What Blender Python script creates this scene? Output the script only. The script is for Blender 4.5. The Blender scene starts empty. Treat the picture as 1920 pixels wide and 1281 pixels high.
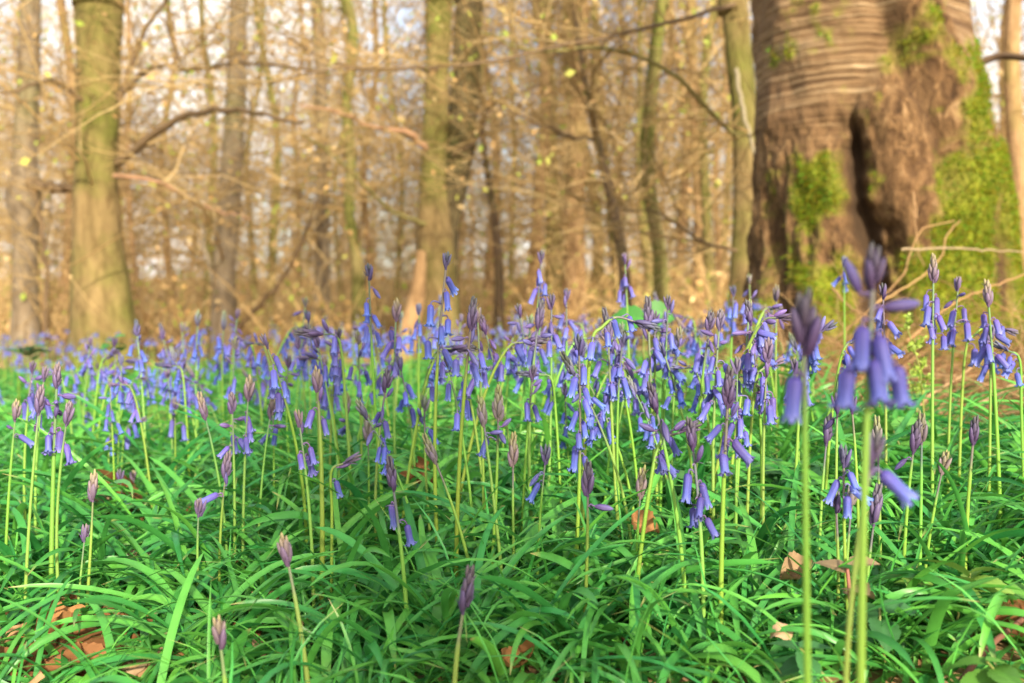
import bpy, math, random
import numpy as np
from mathutils import Vector, Matrix, Euler

S = bpy.context.scene
COL = S.collection
R = math.radians
rng = np.random.default_rng(7)
random.seed(7)

# ------------------------------------------------------------------ camera, world, sun, exposure
H, FPX, HOR = 0.30, 1867.0, 600.0
FX, FY = 960.0, 640.5
PITCH = math.atan((FY - HOR) / FPX)
cam_d = bpy.data.cameras.new('camera')
cam = bpy.data.objects.new('camera', cam_d); COL.objects.link(cam)
cam.location = (0, 0, H)
cam.rotation_euler = (R(90) - PITCH, 0, 0)
cam_d.sensor_width = 36.0
cam_d.lens = 36.0 * FPX / 1920.0
cam_d.clip_start = 0.02
cam_d.clip_end = 2000
cam_d.dof.use_dof = True
cam_d.dof.focus_distance = 0.95
cam_d.dof.aperture_fstop = 5.6
cam_d.dof.aperture_blades = 9
S.camera = cam

SUN_EL, SUN_AZ = 22.0, 163.0         # azimuth measured from +Y (view direction) clockwise: light from behind, a little to the right
w = bpy.data.worlds.new('World'); S.world = w
w.use_nodes = True
wn = w.node_tree
sky = wn.nodes.new('ShaderNodeTexSky'); sky.sky_type = 'NISHITA'; sky.sun_disc = False
sky.sun_elevation = R(SUN_EL); sky.sun_rotation = R(SUN_AZ)
sky.air_density = 1.0; sky.dust_density = 4.0
wtc = wn.nodes.new('ShaderNodeTexCoord')          # broken bright cloud over the blue
wno = wn.nodes.new('ShaderNodeTexNoise'); wno.inputs['Scale'].default_value = 2.6; wno.inputs['Detail'].default_value = 6
wn.links.new(wtc.outputs['Generated'], wno.inputs['Vector'])
wrp = wn.nodes.new('ShaderNodeValToRGB'); wrp.color_ramp.elements[0].position = 0.42; wrp.color_ramp.elements[1].position = 0.60
wn.links.new(wno.outputs['Fac'], wrp.inputs[0])
wmx = wn.nodes.new('ShaderNodeMix'); wmx.data_type = 'RGBA'; wmx.inputs[7].default_value = (5.0, 5.0, 4.9, 1)
wn.links.new(wrp.outputs[0], wmx.inputs[0]); wn.links.new(sky.outputs[0], wmx.inputs[6])
wn.links.new(wmx.outputs[2], wn.nodes['Background'].inputs[0])
wn.nodes['Background'].inputs[1].default_value = 0.15
sl = bpy.data.lights.new('sun', 'SUN'); sl.energy = 4.0; sl.angle = R(2.5); sl.color = (1.0, 0.88, 0.68)
sun = bpy.data.objects.new('sun', sl); COL.objects.link(sun)
sd = Vector((math.sin(R(SUN_AZ)) * math.cos(R(SUN_EL)), math.cos(R(SUN_AZ)) * math.cos(R(SUN_EL)), math.sin(R(SUN_EL))))
sun.rotation_euler = sd.to_track_quat('Z', 'Y').to_euler()
sun.location = sd * 30

S.view_settings.view_transform = 'Standard'
S.view_settings.look = 'None'
S.view_settings.exposure = 1.5
S.view_settings.gamma = 1
S.cycles.use_denoising = True
S.cycles.max_bounces = 6
S.cycles.transparent_max_bounces = 4

# ------------------------------------------------------------------ helpers
def at(x, y, d):
    """the point seen at pixel (x, y) of the photograph, d metres ahead of the camera along the ground"""
    cx, cy = (x - FX) / FPX, -(y - FY) / FPX
    c, s = math.cos(PITCH), math.sin(PITCH)
    yy, zz = c + cy * s, cy * c - s
    return np.array([cx * d / yy, d, H + zz * d / yy])

def hsh(i, j, k):
    n = (i * 374761393 + j * 668265263 + k * 2147483647 + 1274126177) & 0xffffffff
    n = ((n ^ (n >> 13)) * 1274126177) & 0xffffffff
    return ((n ^ (n >> 16)) & 0xffff) / 65535.0

def vnoise(p):
    """value noise 0..1 on an (N,3) array"""
    p = np.asarray(p, float)
    f = np.floor(p).astype(np.int64); t = p - f; t = t * t * (3 - 2 * t)
    r = 0
    for a in (0, 1):
        for b in (0, 1):
            for c in (0, 1):
                wgt = (t[..., 0] if a else 1 - t[..., 0]) * (t[..., 1] if b else 1 - t[..., 1]) * (t[..., 2] if c else 1 - t[..., 2])
                r = r + wgt * hsh(f[..., 0] + a, f[..., 1] + b, f[..., 2] + c)
    return r

def fbm(p, n=4):
    p = np.asarray(p, float); r = 0; a = 0.5
    for i in range(n):
        r = r + a * vnoise(p + 17.3 * i); p = p * 2.03; a *= 0.5
    return r / (1 - 0.5 ** n)

def ground(x, y):
    x = np.asarray(x, float); y = np.asarray(y, float)
    g = 0.05 * np.tanh(x / 1.6) * 1.6 * np.clip(y / 0.8, 0, 1)
    g = g + 0.10 * np.exp(-((x - 1.25) ** 2 + (y - 3.6) ** 2) / 0.7)
    far = np.clip(y - 9, 0, 60)
    g = g + 0.055 * far * np.clip(far / 12, 0, 1)
    q = np.stack([x * 2.2, y * 2.2, x * 0 + 3.3], -1)
    g = g + 0.035 * (vnoise(q) - 0.5)
    q2 = np.stack([x * 0.35, y * 0.35, x * 0 + 9.3], -1)
    g = g + 0.10 * (vnoise(q2) - 0.5) * np.clip((y - 4) / 6, 0, 1)
    return g

def mesh(name, V, F, col=None, smooth=True):
    """V (N,3); F (M,4) or (M,3) array or list of arrays of both"""
    me = bpy.data.meshes.new(name)
    V = np.asarray(V, np.float32).reshape(-1, 3)
    Fs = F if isinstance(F, list) else [F]
    Fs = [np.asarray(f, np.int32) for f in Fs if len(f)]
    me.vertices.add(len(V)); me.vertices.foreach_set('co', V.ravel())
    loops = np.concatenate([f.ravel() for f in Fs])
    sizes = np.concatenate([np.full(len(f), f.shape[1], np.int32) for f in Fs])
    starts = np.concatenate([[0], np.cumsum(sizes)[:-1]]).astype(np.int32)
    me.loops.add(len(loops)); me.loops.foreach_set('vertex_index', loops)
    me.polygons.add(len(sizes)); me.polygons.foreach_set('loop_start', starts)
    me.polygons.foreach_set('use_smooth', np.full(len(sizes), smooth))
    if col is not None:
        c = np.asarray(col, np.float32)
        if c.shape[1] == 3: c = np.concatenate([c, np.ones((len(c), 1), np.float32)], 1)
        a = me.color_attributes.new('col', 'FLOAT_COLOR', 'POINT'); a.data.foreach_set('color', c.ravel())
    me.update(calc_edges=True); me.validate()
    return me

class MB:
    """collects vertices, faces and colours into one mesh"""
    def __init__(s): s.v = []; s.f4 = []; s.f3 = []; s.c = []; s.n = 0
    def add(s, V, F, C=None):
        V = np.asarray(V, float).reshape(-1, 3); F = np.asarray(F, int)
        if len(F):
            (s.f4 if F.shape[1] == 4 else s.f3).append(F + s.n)
        s.v.append(V); s.n += len(V)
        if C is None: C = np.ones((len(V), 3))
        C = np.asarray(C, float)
        if C.ndim == 1: C = np.tile(C, (len(V), 1))
        s.c.append(C)
        return s
    def arrays(s):
        return np.concatenate(s.v), [np.concatenate(f) for f in (s.f4, s.f3) if f], np.concatenate(s.c)
    def mesh(s, name, smooth=True, off=None):
        V, F, C = s.arrays()
        if off is not None: V = V - np.asarray(off)
        return mesh(name, V, F, C, smooth)

def tubes(P, Rr, sides=5, cap=True):
    """P (N,K,3) centre lines, Rr (N,K) radii -> verts, quads"""
    P = np.asarray(P, float); Rr = np.asarray(Rr, float)
    N, K, _ = P.shape
    T = np.gradient(P, axis=1)
    T /= np.linalg.norm(T, axis=2, keepdims=True) + 1e-9
    m = P[:, -1] - P[:, 0]
    m /= np.linalg.norm(m, axis=1, keepdims=True) + 1e-9
    ref = np.where(np.abs(m[:, 2:3]) > 0.75, np.array([[0.0, 1.0, 0.0]]), np.array([[0.0, 0.0, 1.0]]))[:, None, :]
    A = np.cross(T, ref); A /= np.linalg.norm(A, axis=2, keepdims=True) + 1e-9
    B = np.cross(T, A)
    th = np.arange(sides) * 2 * np.pi / sides
    V = P[:, :, None, :] + Rr[:, :, None, None] * (A[:, :, None, :] * np.cos(th)[None, None, :, None] - B[:, :, None, :] * np.sin(th)[None, None, :, None])
    idx = np.arange(N * K * sides).reshape(N, K, sides)
    a, b = idx[:, :-1], idx[:, 1:]
    F = np.stack([a, np.roll(a, -1, 2), np.roll(b, -1, 2), b], -1).reshape(-1, 4)
    return V.reshape(-1, 3), F

def resample(pts, n, power=1.0):
    """smooth interpolation (Catmull-Rom) through the rows of pts -> n rows"""
    p = np.asarray(pts, float)
    if len(p) == 2:
        t = np.linspace(0, 1, n)[:, None]; return p[0] * (1 - t) + p[1] * t
    q = np.vstack([2 * p[0] - p[1], p, 2 * p[-1] - p[-2]])
    u = np.linspace(0, len(p) - 1, n) ; i = np.minimum(u.astype(int), len(p) - 2); t = (u - i)[:, None]
    a, b, c, d = q[i], q[i + 1], q[i + 2], q[i + 3]
    return 0.5 * (2 * b + (c - a) * t + (2 * a - 5 * b + 4 * c - d) * t ** 2 + (3 * b - a - 3 * c + d) * t ** 3)

def flecks(C, size, up=0.4, g=None, aspect=0.6):
    """small leaf rhombs at the points C"""
    g = g or rng
    N = len(C)
    a = g.normal(size=(N, 3)); a /= np.linalg.norm(a, axis=1, keepdims=True)
    b = g.normal(size=(N, 3)); b -= (a * b).sum(1, keepdims=True) * a; b /= np.linalg.norm(b, axis=1, keepdims=True)
    s = (size * g.uniform(0.5, 1.3, N))[:, None]
    V = np.stack([C - a * s, C + b * s * aspect, C + a * s, C - b * s * aspect], 1).reshape(-1, 3)
    return V, np.arange(N * 4).reshape(-1, 4)

def tag(o, label=None, cat=None, group=None, kind=None):
    if label: o['label'] = label
    if cat: o['category'] = cat
    if group: o['group'] = group
    if kind: o['kind'] = kind
    return o

def obj(name, me, mat, parent=None, loc=(0, 0, 0), rot=None, scale=None):
    o = bpy.data.objects.new(name, me)
    if mat and len(me.materials) == 0: me.materials.append(mat)
    COL.objects.link(o)
    o.location = loc
    if rot is not None:
        if isinstance(rot, Matrix): o.rotation_euler = rot.to_euler()
        else: o.rotation_euler = rot
    if scale is not None: o.scale = (scale,) * 3 if np.isscalar(scale) else scale
    if parent is not None: o.parent = parent
    return o

def empty(name, loc, label=None, cat=None, group=None):
    o = bpy.data.objects.new(name, None); COL.objects.link(o); o.location = [float(v) for v in loc]
    o.empty_display_size = 0.05
    return tag(o, label, cat, group)

# ------------------------------------------------------------------ materials
def newmat(name):
    m = bpy.data.materials.new(name); m.use_nodes = True
    nt = m.node_tree; b = nt.nodes['Principled BSDF']
    return m, nt, b

def N(nt, t, **k):
    n = nt.nodes.new(t)
    for a, v in k.items():
        if a.startswith('_'): setattr(n, a[1:], v)
        else: n.inputs[a.replace('_', ' ')].default_value = v
    return n

def mixc(nt, a, b, f, mode='MIX'):
    n = nt.nodes.new('ShaderNodeMix'); n.data_type = 'RGBA'; n.blend_type = mode
    for s, v in ((6, a), (7, b), (0, f)):
        if hasattr(v, 'node'): nt.links.new(v, n.inputs[s])
        elif s == 0: n.inputs[0].default_value = v
        else: n.inputs[s].default_value = (*v, 1)
    return n.outputs[2]

def noise(nt, scale, detail=4, rough=0.6, vec=None, dist=0.0):
    n = N(nt, 'ShaderNodeTexNoise', Scale=scale, Detail=detail, Roughness=rough, Distortion=dist)
    if vec is None:
        vec = nt.nodes.new('ShaderNodeTexCoord').outputs['Object']
    nt.links.new(vec, n.inputs['Vector'])
    return n.outputs['Fac']

def ramp(nt, fac, stops):
    r = nt.nodes.new('ShaderNodeValToRGB'); e = r.color_ramp.elements
    while len(e) < len(stops): e.new(0.5)
    for i, (p, c) in enumerate(stops):
        e[i].position = p; e[i].color = (*c, 1) if not np.isscalar(c) else (c, c, c, 1)
    nt.links.new(fac, r.inputs[0])
    return r.outputs[0]

def bump(nt, b, height, strength=0.5, dist=0.01):
    n = N(nt, 'ShaderNodeBump', Strength=strength, Distance=dist)
    nt.links.new(height, n.inputs['Height']); nt.links.new(n.outputs[0], b.inputs['Normal'])

def attr(nt, name='col'):
    n = nt.nodes.new('ShaderNodeAttribute'); n.attribute_name = name
    return n

def translucent(nt, b, colour, f):
    t = nt.nodes.new('ShaderNodeBsdfTranslucent'); nt.links.new(colour, t.inputs[0])
    m = nt.nodes.new('ShaderNodeMixShader'); m.inputs[0].default_value = f
    nt.links.new(b.outputs[0], m.inputs[1]); nt.links.new(t.outputs[0], m.inputs[2])
    nt.links.new(m.outputs[0], nt.nodes['Material Output'].inputs[0])

def leafy(name, rough=0.4, trans=0.3, var=0.25, scale=40, spec=0.5, tint=False):
    m, nt, b = newmat(name)
    c = attr(nt).outputs['Color']
    if tint:
        oi = nt.nodes.new('ShaderNodeObjectInfo')
        c = mixc(nt, c, oi.outputs['Color'], 1.0, 'MULTIPLY')
    f = noise(nt, scale, 3)
    c = mixc(nt, c, mixc(nt, c, (1 - var, 1 - var, 1 - var), 1.0, 'MULTIPLY'), f)
    nt.links.new(c, b.inputs['Base Color'])
    b.inputs['Roughness'].default_value = rough
    b.inputs['Specular IOR Level'].default_value = spec
    translucent(nt, b, c, trans)
    return m

M = {}
M['strap'] = leafy('bluebell_leaf', 0.38, 0.34, 0.40, 60, 0.42)
M['stem'] = leafy('bluebell_stem', 0.45, 0.22, 0.22, 22, 0.4, True)
M['petal'] = leafy('bluebell_petal', 0.55, 0.32, 0.25, 300, 0.3, True)
M['spike'] = leafy('bluebell_bud', 0.55, 0.15, 0.35, 300, 0.3, True)
M['herb'] = leafy('herb_leaf', 0.5, 0.3, 0.35, 90, 0.35)
M['dry'] = leafy('dry_leaf', 0.75, 0.2, 0.45, 70, 0.15)
M['twig'] = leafy('twig_bark', 0.85, 0.0, 0.4, 12, 0.15)
M['crown'] = leafy('crown_leaf', 0.7, 0.35, 0.3, 6, 0.15)
M['moss'] = leafy('moss', 0.85, 0.3, 0.45, 40, 0.1)

def bark(name, c1, c2, green, gscale=1.2, gamount=0.5, streak=(6, 6, 1.2), bscale=18):
    m, nt, b = newmat(name)
    tc = nt.nodes.new('ShaderNodeTexCoord').outputs['Object']
    mp = nt.nodes.new('ShaderNodeMapping'); mp.inputs['Scale'].default_value = streak
    nt.links.new(tc, mp.inputs[0])
    f = noise(nt, 2.0, 6, 0.65, mp.outputs[0], 0.4)
    c = ramp(nt, f, [(0.3, c1), (0.7, c2)])
    g = noise(nt, gscale, 4, 0.6, tc)
    gf = ramp(nt, g, [(0.62 - gamount * 0.35, 0.0), (0.78 - gamount * 0.25, 1.0)])
    c = mixc(nt, c, green, gf)
    mp2 = nt.nodes.new('ShaderNodeMapping'); mp2.inputs['Scale'].default_value = (bscale, bscale, bscale * 0.35)
    nt.links.new(tc, mp2.inputs[0])
    f2 = noise(nt, 1.0, 8, 0.7, mp2.outputs[0], 0.6)
    c = mixc(nt, c, mixc(nt, c, (0.55, 0.5, 0.45), 1.0, 'MULTIPLY'), ramp(nt, f2, [(0.35, 1.0), (0.55, 0.0)]))
    nt.links.new(c, b.inputs['Base Color']); b.inputs['Roughness'].default_value = 0.85
    b.inputs['Specular IOR Level'].default_value = 0.2
    bump(nt, b, f2, 0.7, 0.03)
    return m
M['beech'] = bark('beech_bark', (0.13, 0.092, 0.036), (0.23, 0.16, 0.07), (0.105, 0.115, 0.018), 1.4, 0.6)
M['grey'] = bark('grey_bark', (0.13, 0.10, 0.065), (0.23, 0.18, 0.12), (0.14, 0.14, 0.045), 1.0, 0.35)
M['tan'] = bark('tan_bark', (0.22, 0.13, 0.06), (0.34, 0.22, 0.11), (0.18, 0.165, 0.04), 1.0, 0.35)
M['mossy'] = bark('mossy_bark', (0.13, 0.10, 0.045), (0.22, 0.17, 0.07), (0.12, 0.128, 0.026), 1.6, 0.8)
M['shade'] = bark('shaded_olive_bark', (0.055, 0.042, 0.02), (0.105, 0.08, 0.036), (0.075, 0.08, 0.018), 1.4, 0.4)  # darker bark colour, paints shade onto the right twin stem
M['dark'] = bark('dark_bark', (0.10, 0.07, 0.04), (0.18, 0.12, 0.07), (0.10, 0.10, 0.025), 1.4, 0.4)

# cherry trunk: attribute col = (moss, smooth banded bark, painted crevice shade)
m, nt, b = newmat('cherry_bark')
at_ = attr(nt); sep = nt.nodes.new('ShaderNodeSeparateColor'); nt.links.new(at_.outputs['Color'], sep.inputs[0])
tc = nt.nodes.new('ShaderNodeTexCoord').outputs['Object']
mpr = nt.nodes.new('ShaderNodeMapping'); mpr.inputs['Scale'].default_value = (1.0, 1.0, 0.45); nt.links.new(tc, mpr.inputs[0])
rough_n = noise(nt, 30, 9, 0.72, mpr.outputs[0], 0.7)
big_n = noise(nt, 3.2, 5, 0.6, tc)
rc = ramp(nt, rough_n, [(0.36, (0.035, 0.018, 0.008)), (0.48, (0.105, 0.057, 0.024)), (0.58, (0.20, 0.115, 0.050)), (0.70, (0.36, 0.24, 0.125))])
rc = mixc(nt, rc, (0.15, 0.08, 0.034), ramp(nt, big_n, [(0.48, 0.0), (0.68, 0.4)]))
mp = nt.nodes.new('ShaderNodeMapping'); mp.inputs['Scale'].default_value = (1.8, 1.8, 50.0); mp.inputs['Rotation'].default_value = (0, R(5), 0)
nt.links.new(tc, mp.inputs[0])
band = noise(nt, 1.25, 5, 0.62, mp.outputs[0], 0.55)
bc = ramp(nt, band, [(0.37, (0.07, 0.038, 0.017)), (0.46, (0.13, 0.076, 0.036)), (0.56, (0.22, 0.142, 0.072)), (0.70, (0.40, 0.30, 0.18))])
bc = mixc(nt, bc, (0.20, 0.115, 0.06), ramp(nt, big_n, [(0.5, 0.0), (0.72, 0.5)]))
c = mixc(nt, rc, bc, sep.outputs[1])
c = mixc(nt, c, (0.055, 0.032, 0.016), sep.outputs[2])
ms = ramp(nt, noise(nt, 30, 5, 0.7, tc), [(0.3, (0.09, 0.115, 0.008)), (0.7, (0.26, 0.29, 0.02))])
c = mixc(nt, c, ms, sep.outputs[0])
nt.links.new(c, b.inputs['Base Color']); b.inputs['Roughness'].default_value = 0.85; b.inputs['Specular IOR Level'].default_value = 0.2
hh = mixc(nt, rough_n, band, sep.outputs[1])
bump(nt, b, hh, 0.8, 0.035)
M['cherry'] = m

# woodland floor
m, nt, b = newmat('woodland_floor')
tc = nt.nodes.new('ShaderNodeTexCoord').outputs['Object']
v = N(nt, 'ShaderNodeTexVoronoi', Scale=22.0); nt.links.new(tc, v.inputs['Vector'])
hs = nt.nodes.new('ShaderNodeSeparateColor'); nt.links.new(v.outputs['Color'], hs.inputs[0])
lc = ramp(nt, hs.outputs[0], [(0.0, (0.18, 0.10, 0.045)), (0.4, (0.36, 0.22, 0.10)), (0.75, (0.50, 0.33, 0.17)), (1.0, (0.60, 0.44, 0.25))])
gr = noise(nt, 0.55, 5, 0.65, tc)
lc = mixc(nt, lc, (0.24, 0.27, 0.05), ramp(nt, gr, [(0.52, 0.0), (0.7, 0.6)]))
f = noise(nt, 60, 4, 0.7, tc)
lc = mixc(nt, lc, mixc(nt, lc, (0.45, 0.42, 0.4), 1.0, 'MULTIPLY'), f)
nt.links.new(lc, b.inputs['Base Color']); b.inputs['Roughness'].default_value = 0.9; b.inputs['Specular IOR Level'].default_value = 0.15
bump(nt, b, v.outputs['Distance'], 0.6, 0.02)
M['floor'] = m

# ------------------------------------------------------------------ ground
def axis_steps(lo, hi, fine_lo, fine_hi, step, grow=1.18):
    out = list(np.arange(fine_lo, fine_hi + 1e-6, step))
    s = step; x = out[-1]
    while x < hi: s *= grow; x += s; out.append(min(x, hi))
    s = step; x = out[0]; pre = []
    while x > lo: s *= grow; x -= s; pre.append(max(x, lo))
    return np.array(sorted(set(pre + out)))
gx = axis_steps(-400, 400, -3, 3, 0.06); gy = axis_steps(-60, 600, -0.5, 8, 0.07)
X, Y = np.meshgrid(gx, gy)
Z = ground(X, Y)
V = np.stack([X, Y, Z], -1).reshape(-1, 3)
ii = np.arange(len(gx) * len(gy)).reshape(len(gy), len(gx))
F = np.stack([ii[:-1, :-1], ii[:-1, 1:], ii[1:, 1:], ii[1:, :-1]], -1).reshape(-1, 4)
tag(obj('ground', mesh('ground', V, F), M['floor']), 'brown leaf strewn woodland floor under the plants and trees', 'ground', kind='structure')

# ------------------------------------------------------------------ the old cherry trunk
def cherry_tree():
    D = 3.35
    rows = np.array([  # pixel y, left edge, right edge
        (-1500, 1360, 1820), (-700, 1388, 1808), (-300, 1396, 1804), (0, 1402, 1806), (100, 1404, 1814), (200, 1408, 1830), (260, 1411, 1840),
        (340, 1408, 1852), (420, 1398, 1862), (500, 1402, 1862), (580, 1392, 1872), (650, 1375, 1890), (720, 1345, 1930), (790, 1300, 1990)], float)
    nz, nt_ = 420, 440
    yy = np.concatenate([np.linspace(-1500, -40, 60, endpoint=False), np.linspace(-40, 790, nz - 60)])
    l = np.interp(yy, rows[:, 0], rows[:, 1]); r = np.interp(yy, rows[:, 0], rows[:, 2])
    k = np.ones(15) / 15
    l = np.convolve(np.pad(l, 7, 'edge'), k, 'valid'); r = np.convolve(np.pad(r, 7, 'edge'), k, 'valid')
    s = (D + 0.36) / FPX
    cx = ((l + r) / 2 - FX) * s; hw = (r - l) / 2 * s
    zz = H + (HOR - yy) * (D + 0.05) / FPX
    base = np.array([cx[-60], D + 0.36, ground(cx[-60], D + 0.36)])
    th = np.linspace(0, 2 * np.pi, nt_, endpoint=False)
    TH, ZZ = np.meshgrid(th, zz); YP = np.repeat(yy[:, None], nt_, 1)
    HW = np.repeat(hw[:, None], nt_, 1); CX = np.repeat(cx[:, None], nt_, 1)
    sx = np.cos(TH); front = -np.sin(TH)           # front = 1 faces the camera
    PX = FX + FPX * (CX + HW * sx) / (D + 0.36 - HW * 0.88 * np.clip(front, 0, 1))                   # pixel column of each surface point
    fr = np.clip(front * 3, 0, 1)
    g = lambda x, c, w_: np.exp(-((x - c) / w_) ** 2)
    sm = lambda a, b_, x: (lambda t: t * t * (3 - 2 * t))(np.clip((x - a) / (b_ - a), 0, 1))
    # cleft between the two lobes
    cl_x = np.interp(yy, [150, 210, 300, 400, 480, 600, 720], [1592, 1588, 1592, 1612, 1636, 1648, 1655])[:, None]
    cl_x = cl_x + (6 * np.sin(yy / 38.0 + 1) + 1.5 * np.sin(yy / 9.3))[:, None]
    cl_d = np.interp(yy, [150, 215, 260, 480, 560, 800], [0, 0.25, 0.9, 1, 0.9, 0.7])[:, None]
    cl_w = np.interp(yy, [200, 300, 420, 520, 700], [12, 19, 28, 34, 42])[:, None] * (1 + 0.25 * np.sin(yy / 21.0) + 0.12 * np.sin(yy / 6.1))[:, None]
    cleft = g(PX, cl_x, cl_w) * cl_d * fr
    soft = (0.7 * g(PX, cl_x, 70) + 0.8 * g(PX, cl_x + 40, 34) * g(YP, 420, 110)) * cl_d * fr
    fold2 = fr * (g(PX, np.interp(yy, [380, 600], [1668, 1712])[:, None], 12) * sm(380, 450, YP) + g(PX, np.interp(yy, [420, 640], [1478, 1490])[:, None], 10) * sm(430, 480, YP) + 0.2 * g(PX, np.interp(yy, [-100, 190], [1652, 1600])[:, None], 14) * sm(-120, 0, YP) * (1 - sm(170, 230, YP)))
    # mossy diagonal limb fused to the right side
    ri_x = np.interp(yy, [-1500, -300, 0, 130, 280, 450, 650], [1630, 1668, 1700, 1752, 1815, 1850, 1880])[:, None]
    ridge = g(PX, ri_x, 52) * fr * (1 - sm(560, 700, YP))
    gap_x = np.interp(yy, [-1500, -300, 0, 60, 130], [1690, 1712, 1722, 1748, 1775])[:, None]
    gap = g(PX, gap_x + 12, 10) * fr * (1 - sm(70, 150, YP))
    right_gap = g(PX, np.interp(yy, [300, 420, 560], [1838, 1846, 1862])[:, None], 11) * fr * sm(300, 420, YP) * (1 - sm(560, 640, YP))
    # dark fold near the left edge low down
    lf_x = np.interp(yy, [330, 420, 520, 640], [1424, 1440, 1456, 1462])[:, None]
    lfold = g(PX, lf_x, 14) * fr * sm(310, 420, YP)
    # burr in the lower right lobe, knob on the left lobe
    burr = g(PX, 1700, 90) * g(YP, 330, 120) * fr
    knob = g(PX, 1545, 55) * g(YP, 345, 55) * fr + 0.7 * g(PX, 1510, 40) * g(YP, 560, 70) * fr
    hole = g(PX, 1568, 17) * g(YP, 232, 24) * fr
    P0 = np.stack([HW * sx * 1.0, -front * HW, ZZ], -1)
    n1 = fbm(P0 * 5.0 + 3.1, 4) - 0.5; n2 = fbm(P0 * np.array([17.0, 17.0, 7.0]) + 8.0, 4) - 0.5; n3 = fbm(P0 * np.array([46.0, 46.0, 20.0]) + 1, 3) - 0.5
    seam = np.interp(yy, [-1500, -200, 0, 100, 210], [1720, 1712, 1676, 1640, 1594])[:, None]
    rough = np.maximum(sm(150, 330, YP + 90 * n1), sm(-10, 40, PX - seam + 60 * n1) * (1 - sm(-8, 30, PX - ri_x - 40) * (1 - sm(60, 190, YP))))
    crease = g(PX, seam, 16) * fr * (1 - sm(190, 260, YP))
    flare = 0.10 * sm(560, 790, YP) * (0.6 + 0.8 * np.cos(3 * TH + 0.7) ** 2)
    disp = (-0.115 * cleft - 0.055 * soft + 0.075 * ridge - 0.05 * gap - 0.05 * right_gap - 0.05 * lfold - 0.03 * fold2 - 0.018 * crease - 0.035 * g(PX, ri_x - 62, 22) * fr * (1 - sm(330, 420, YP)) + 0.05 * burr + 0.035 * knob - 0.035 * hole
            + 0.07 * n1 + (0.012 + 0.040 * rough) * n2 + 0.022 * rough * n3 + flare)
    ring = 0.005 * (fbm(P0 * np.array([5.0, 5.0, 42.0]) + 2 * n1[..., None], 3) - 0.5) * (1 - rough)
    rad = HW * 0.97 + disp + ring
    dep = HW * 0.88 + disp + ring
    Vx = CX + rad * sx; Vy = base[1] - 0.0 - dep * front
    V = np.stack([Vx, Vy, ZZ], -1)
    # masks
    mn = fbm(P0 * 6.5 + 20, 5); mn2 = fbm(P0 * 22 + 5, 3)
    moss = (0.85 * g(PX, 1550 - 0.35 * (YP - 345), 58) * g(YP, 370, 80) + 0.95 * g(PX, 1510, 65) * sm(430, 520, YP) + 0.8 * g(PX, 1580, 60) * sm(420, 500, YP)
            + 1.05 * g(PX, ri_x + 18, 34) * sm(-300, 0, YP) * (0.8 + 0.3 * sm(60, 200, YP)) * (1 - sm(600, 700, YP)) * 1.0
            + 1.0 * g(PX, 1815, 85) * sm(240, 360, YP) + 0.7 * g(PX, 1690, 60) * sm(330, 460, YP) + 0.7 * g(PX, 1880, 40) * sm(180, 330, YP)
            + 0.75 * g(PX, 1428, 26) * sm(330, 400, YP) + 0.5 * g(PX, 1690, 30) * g(YP, 110, 70))
    mossf = np.clip((moss * 1.0 + (mn - 0.5) * 2.9 + (mn2 - 0.5) * 1.3 - 0.28) / 0.75, 0, 1) * fr
    dark = np.clip(cleft * 1.25 + 0.8 * gap + 0.9 * right_gap + 0.8 * lfold + 0.35 * fold2 + 0.2 * crease + 0.5 * g(PX, ri_x - 62, 24) * fr * (1 - sm(330, 420, YP)) * np.clip(0.6 + 3 * n2, 0, 1) + 0.35 * soft * np.clip(0.5 + 3 * n2, 0, 1) + (hole * 0.5), 0, 1)  # shade of cleft, folds and ridge side painted into the bark colour
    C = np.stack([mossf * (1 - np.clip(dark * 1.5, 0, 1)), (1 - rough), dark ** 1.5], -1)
    V = V + 0.0
    idx = np.arange(len(yy) * nt_).reshape(len(yy), nt_)
    F = np.stack([idx[:-1], idx[1:], np.roll(idx[1:], -1, 1), np.roll(idx[:-1], -1, 1)], -1).reshape(-1, 4)
    root = empty('cherry_tree', base, 'huge old cherry trunk with banded bark, a dark cleft and green moss', 'tree')
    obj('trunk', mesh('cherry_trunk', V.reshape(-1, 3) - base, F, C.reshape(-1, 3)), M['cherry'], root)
    # moss tufts
    d1 = np.roll(V, -1, 1) - np.roll(V, 1, 1); d2 = np.zeros_like(V); d2[1:-1] = V[2:] - V[:-2]; d2[0] = d2[1]; d2[-1] = d2[-2]
    nrm = np.cross(d2, d1); nrm /= np.linalg.norm(nrm, axis=2, keepdims=True) + 1e-9
    out = np.stack([sx, -front, 0 * sx], -1)
    nrm *= np.sign((nrm * out).sum(2, keepdims=True))
    Vf, nf, mf = V.reshape(-1, 3), nrm.reshape(-1, 3), C[..., 0].reshape(-1)
    pr = np.clip(mf - 0.25, 0, 1); pr /= pr.sum()
    g2 = np.random.default_rng(3)
    n = 34000
    pick = g2.choice(len(Vf), n, p=pr)
    b0 = Vf[pick] + g2.normal(size=(n, 3)) * 0.003
    dr = nf[pick] + g2.normal(size=(n, 3)) * 0.55 + np.array([0, 0, -0.35]); dr /= np.linalg.norm(dr, axis=1, keepdims=True)
    side = np.cross(dr, g2.normal(size=(n, 3))); side /= np.linalg.norm(side, axis=1, keepdims=True)
    ln = g2.uniform(0.008, 0.022, n)[:, None]
    TV = np.stack([b0 - side * 0.0022, b0 + side * 0.0022, b0 + dr * ln], 1).reshape(-1, 3)
    tcol = np.stack([g2.uniform(0.10, 0.31, n), g2.uniform(0.15, 0.35, n), g2.uniform(0.008, 0.03, n)], -1)
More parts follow.
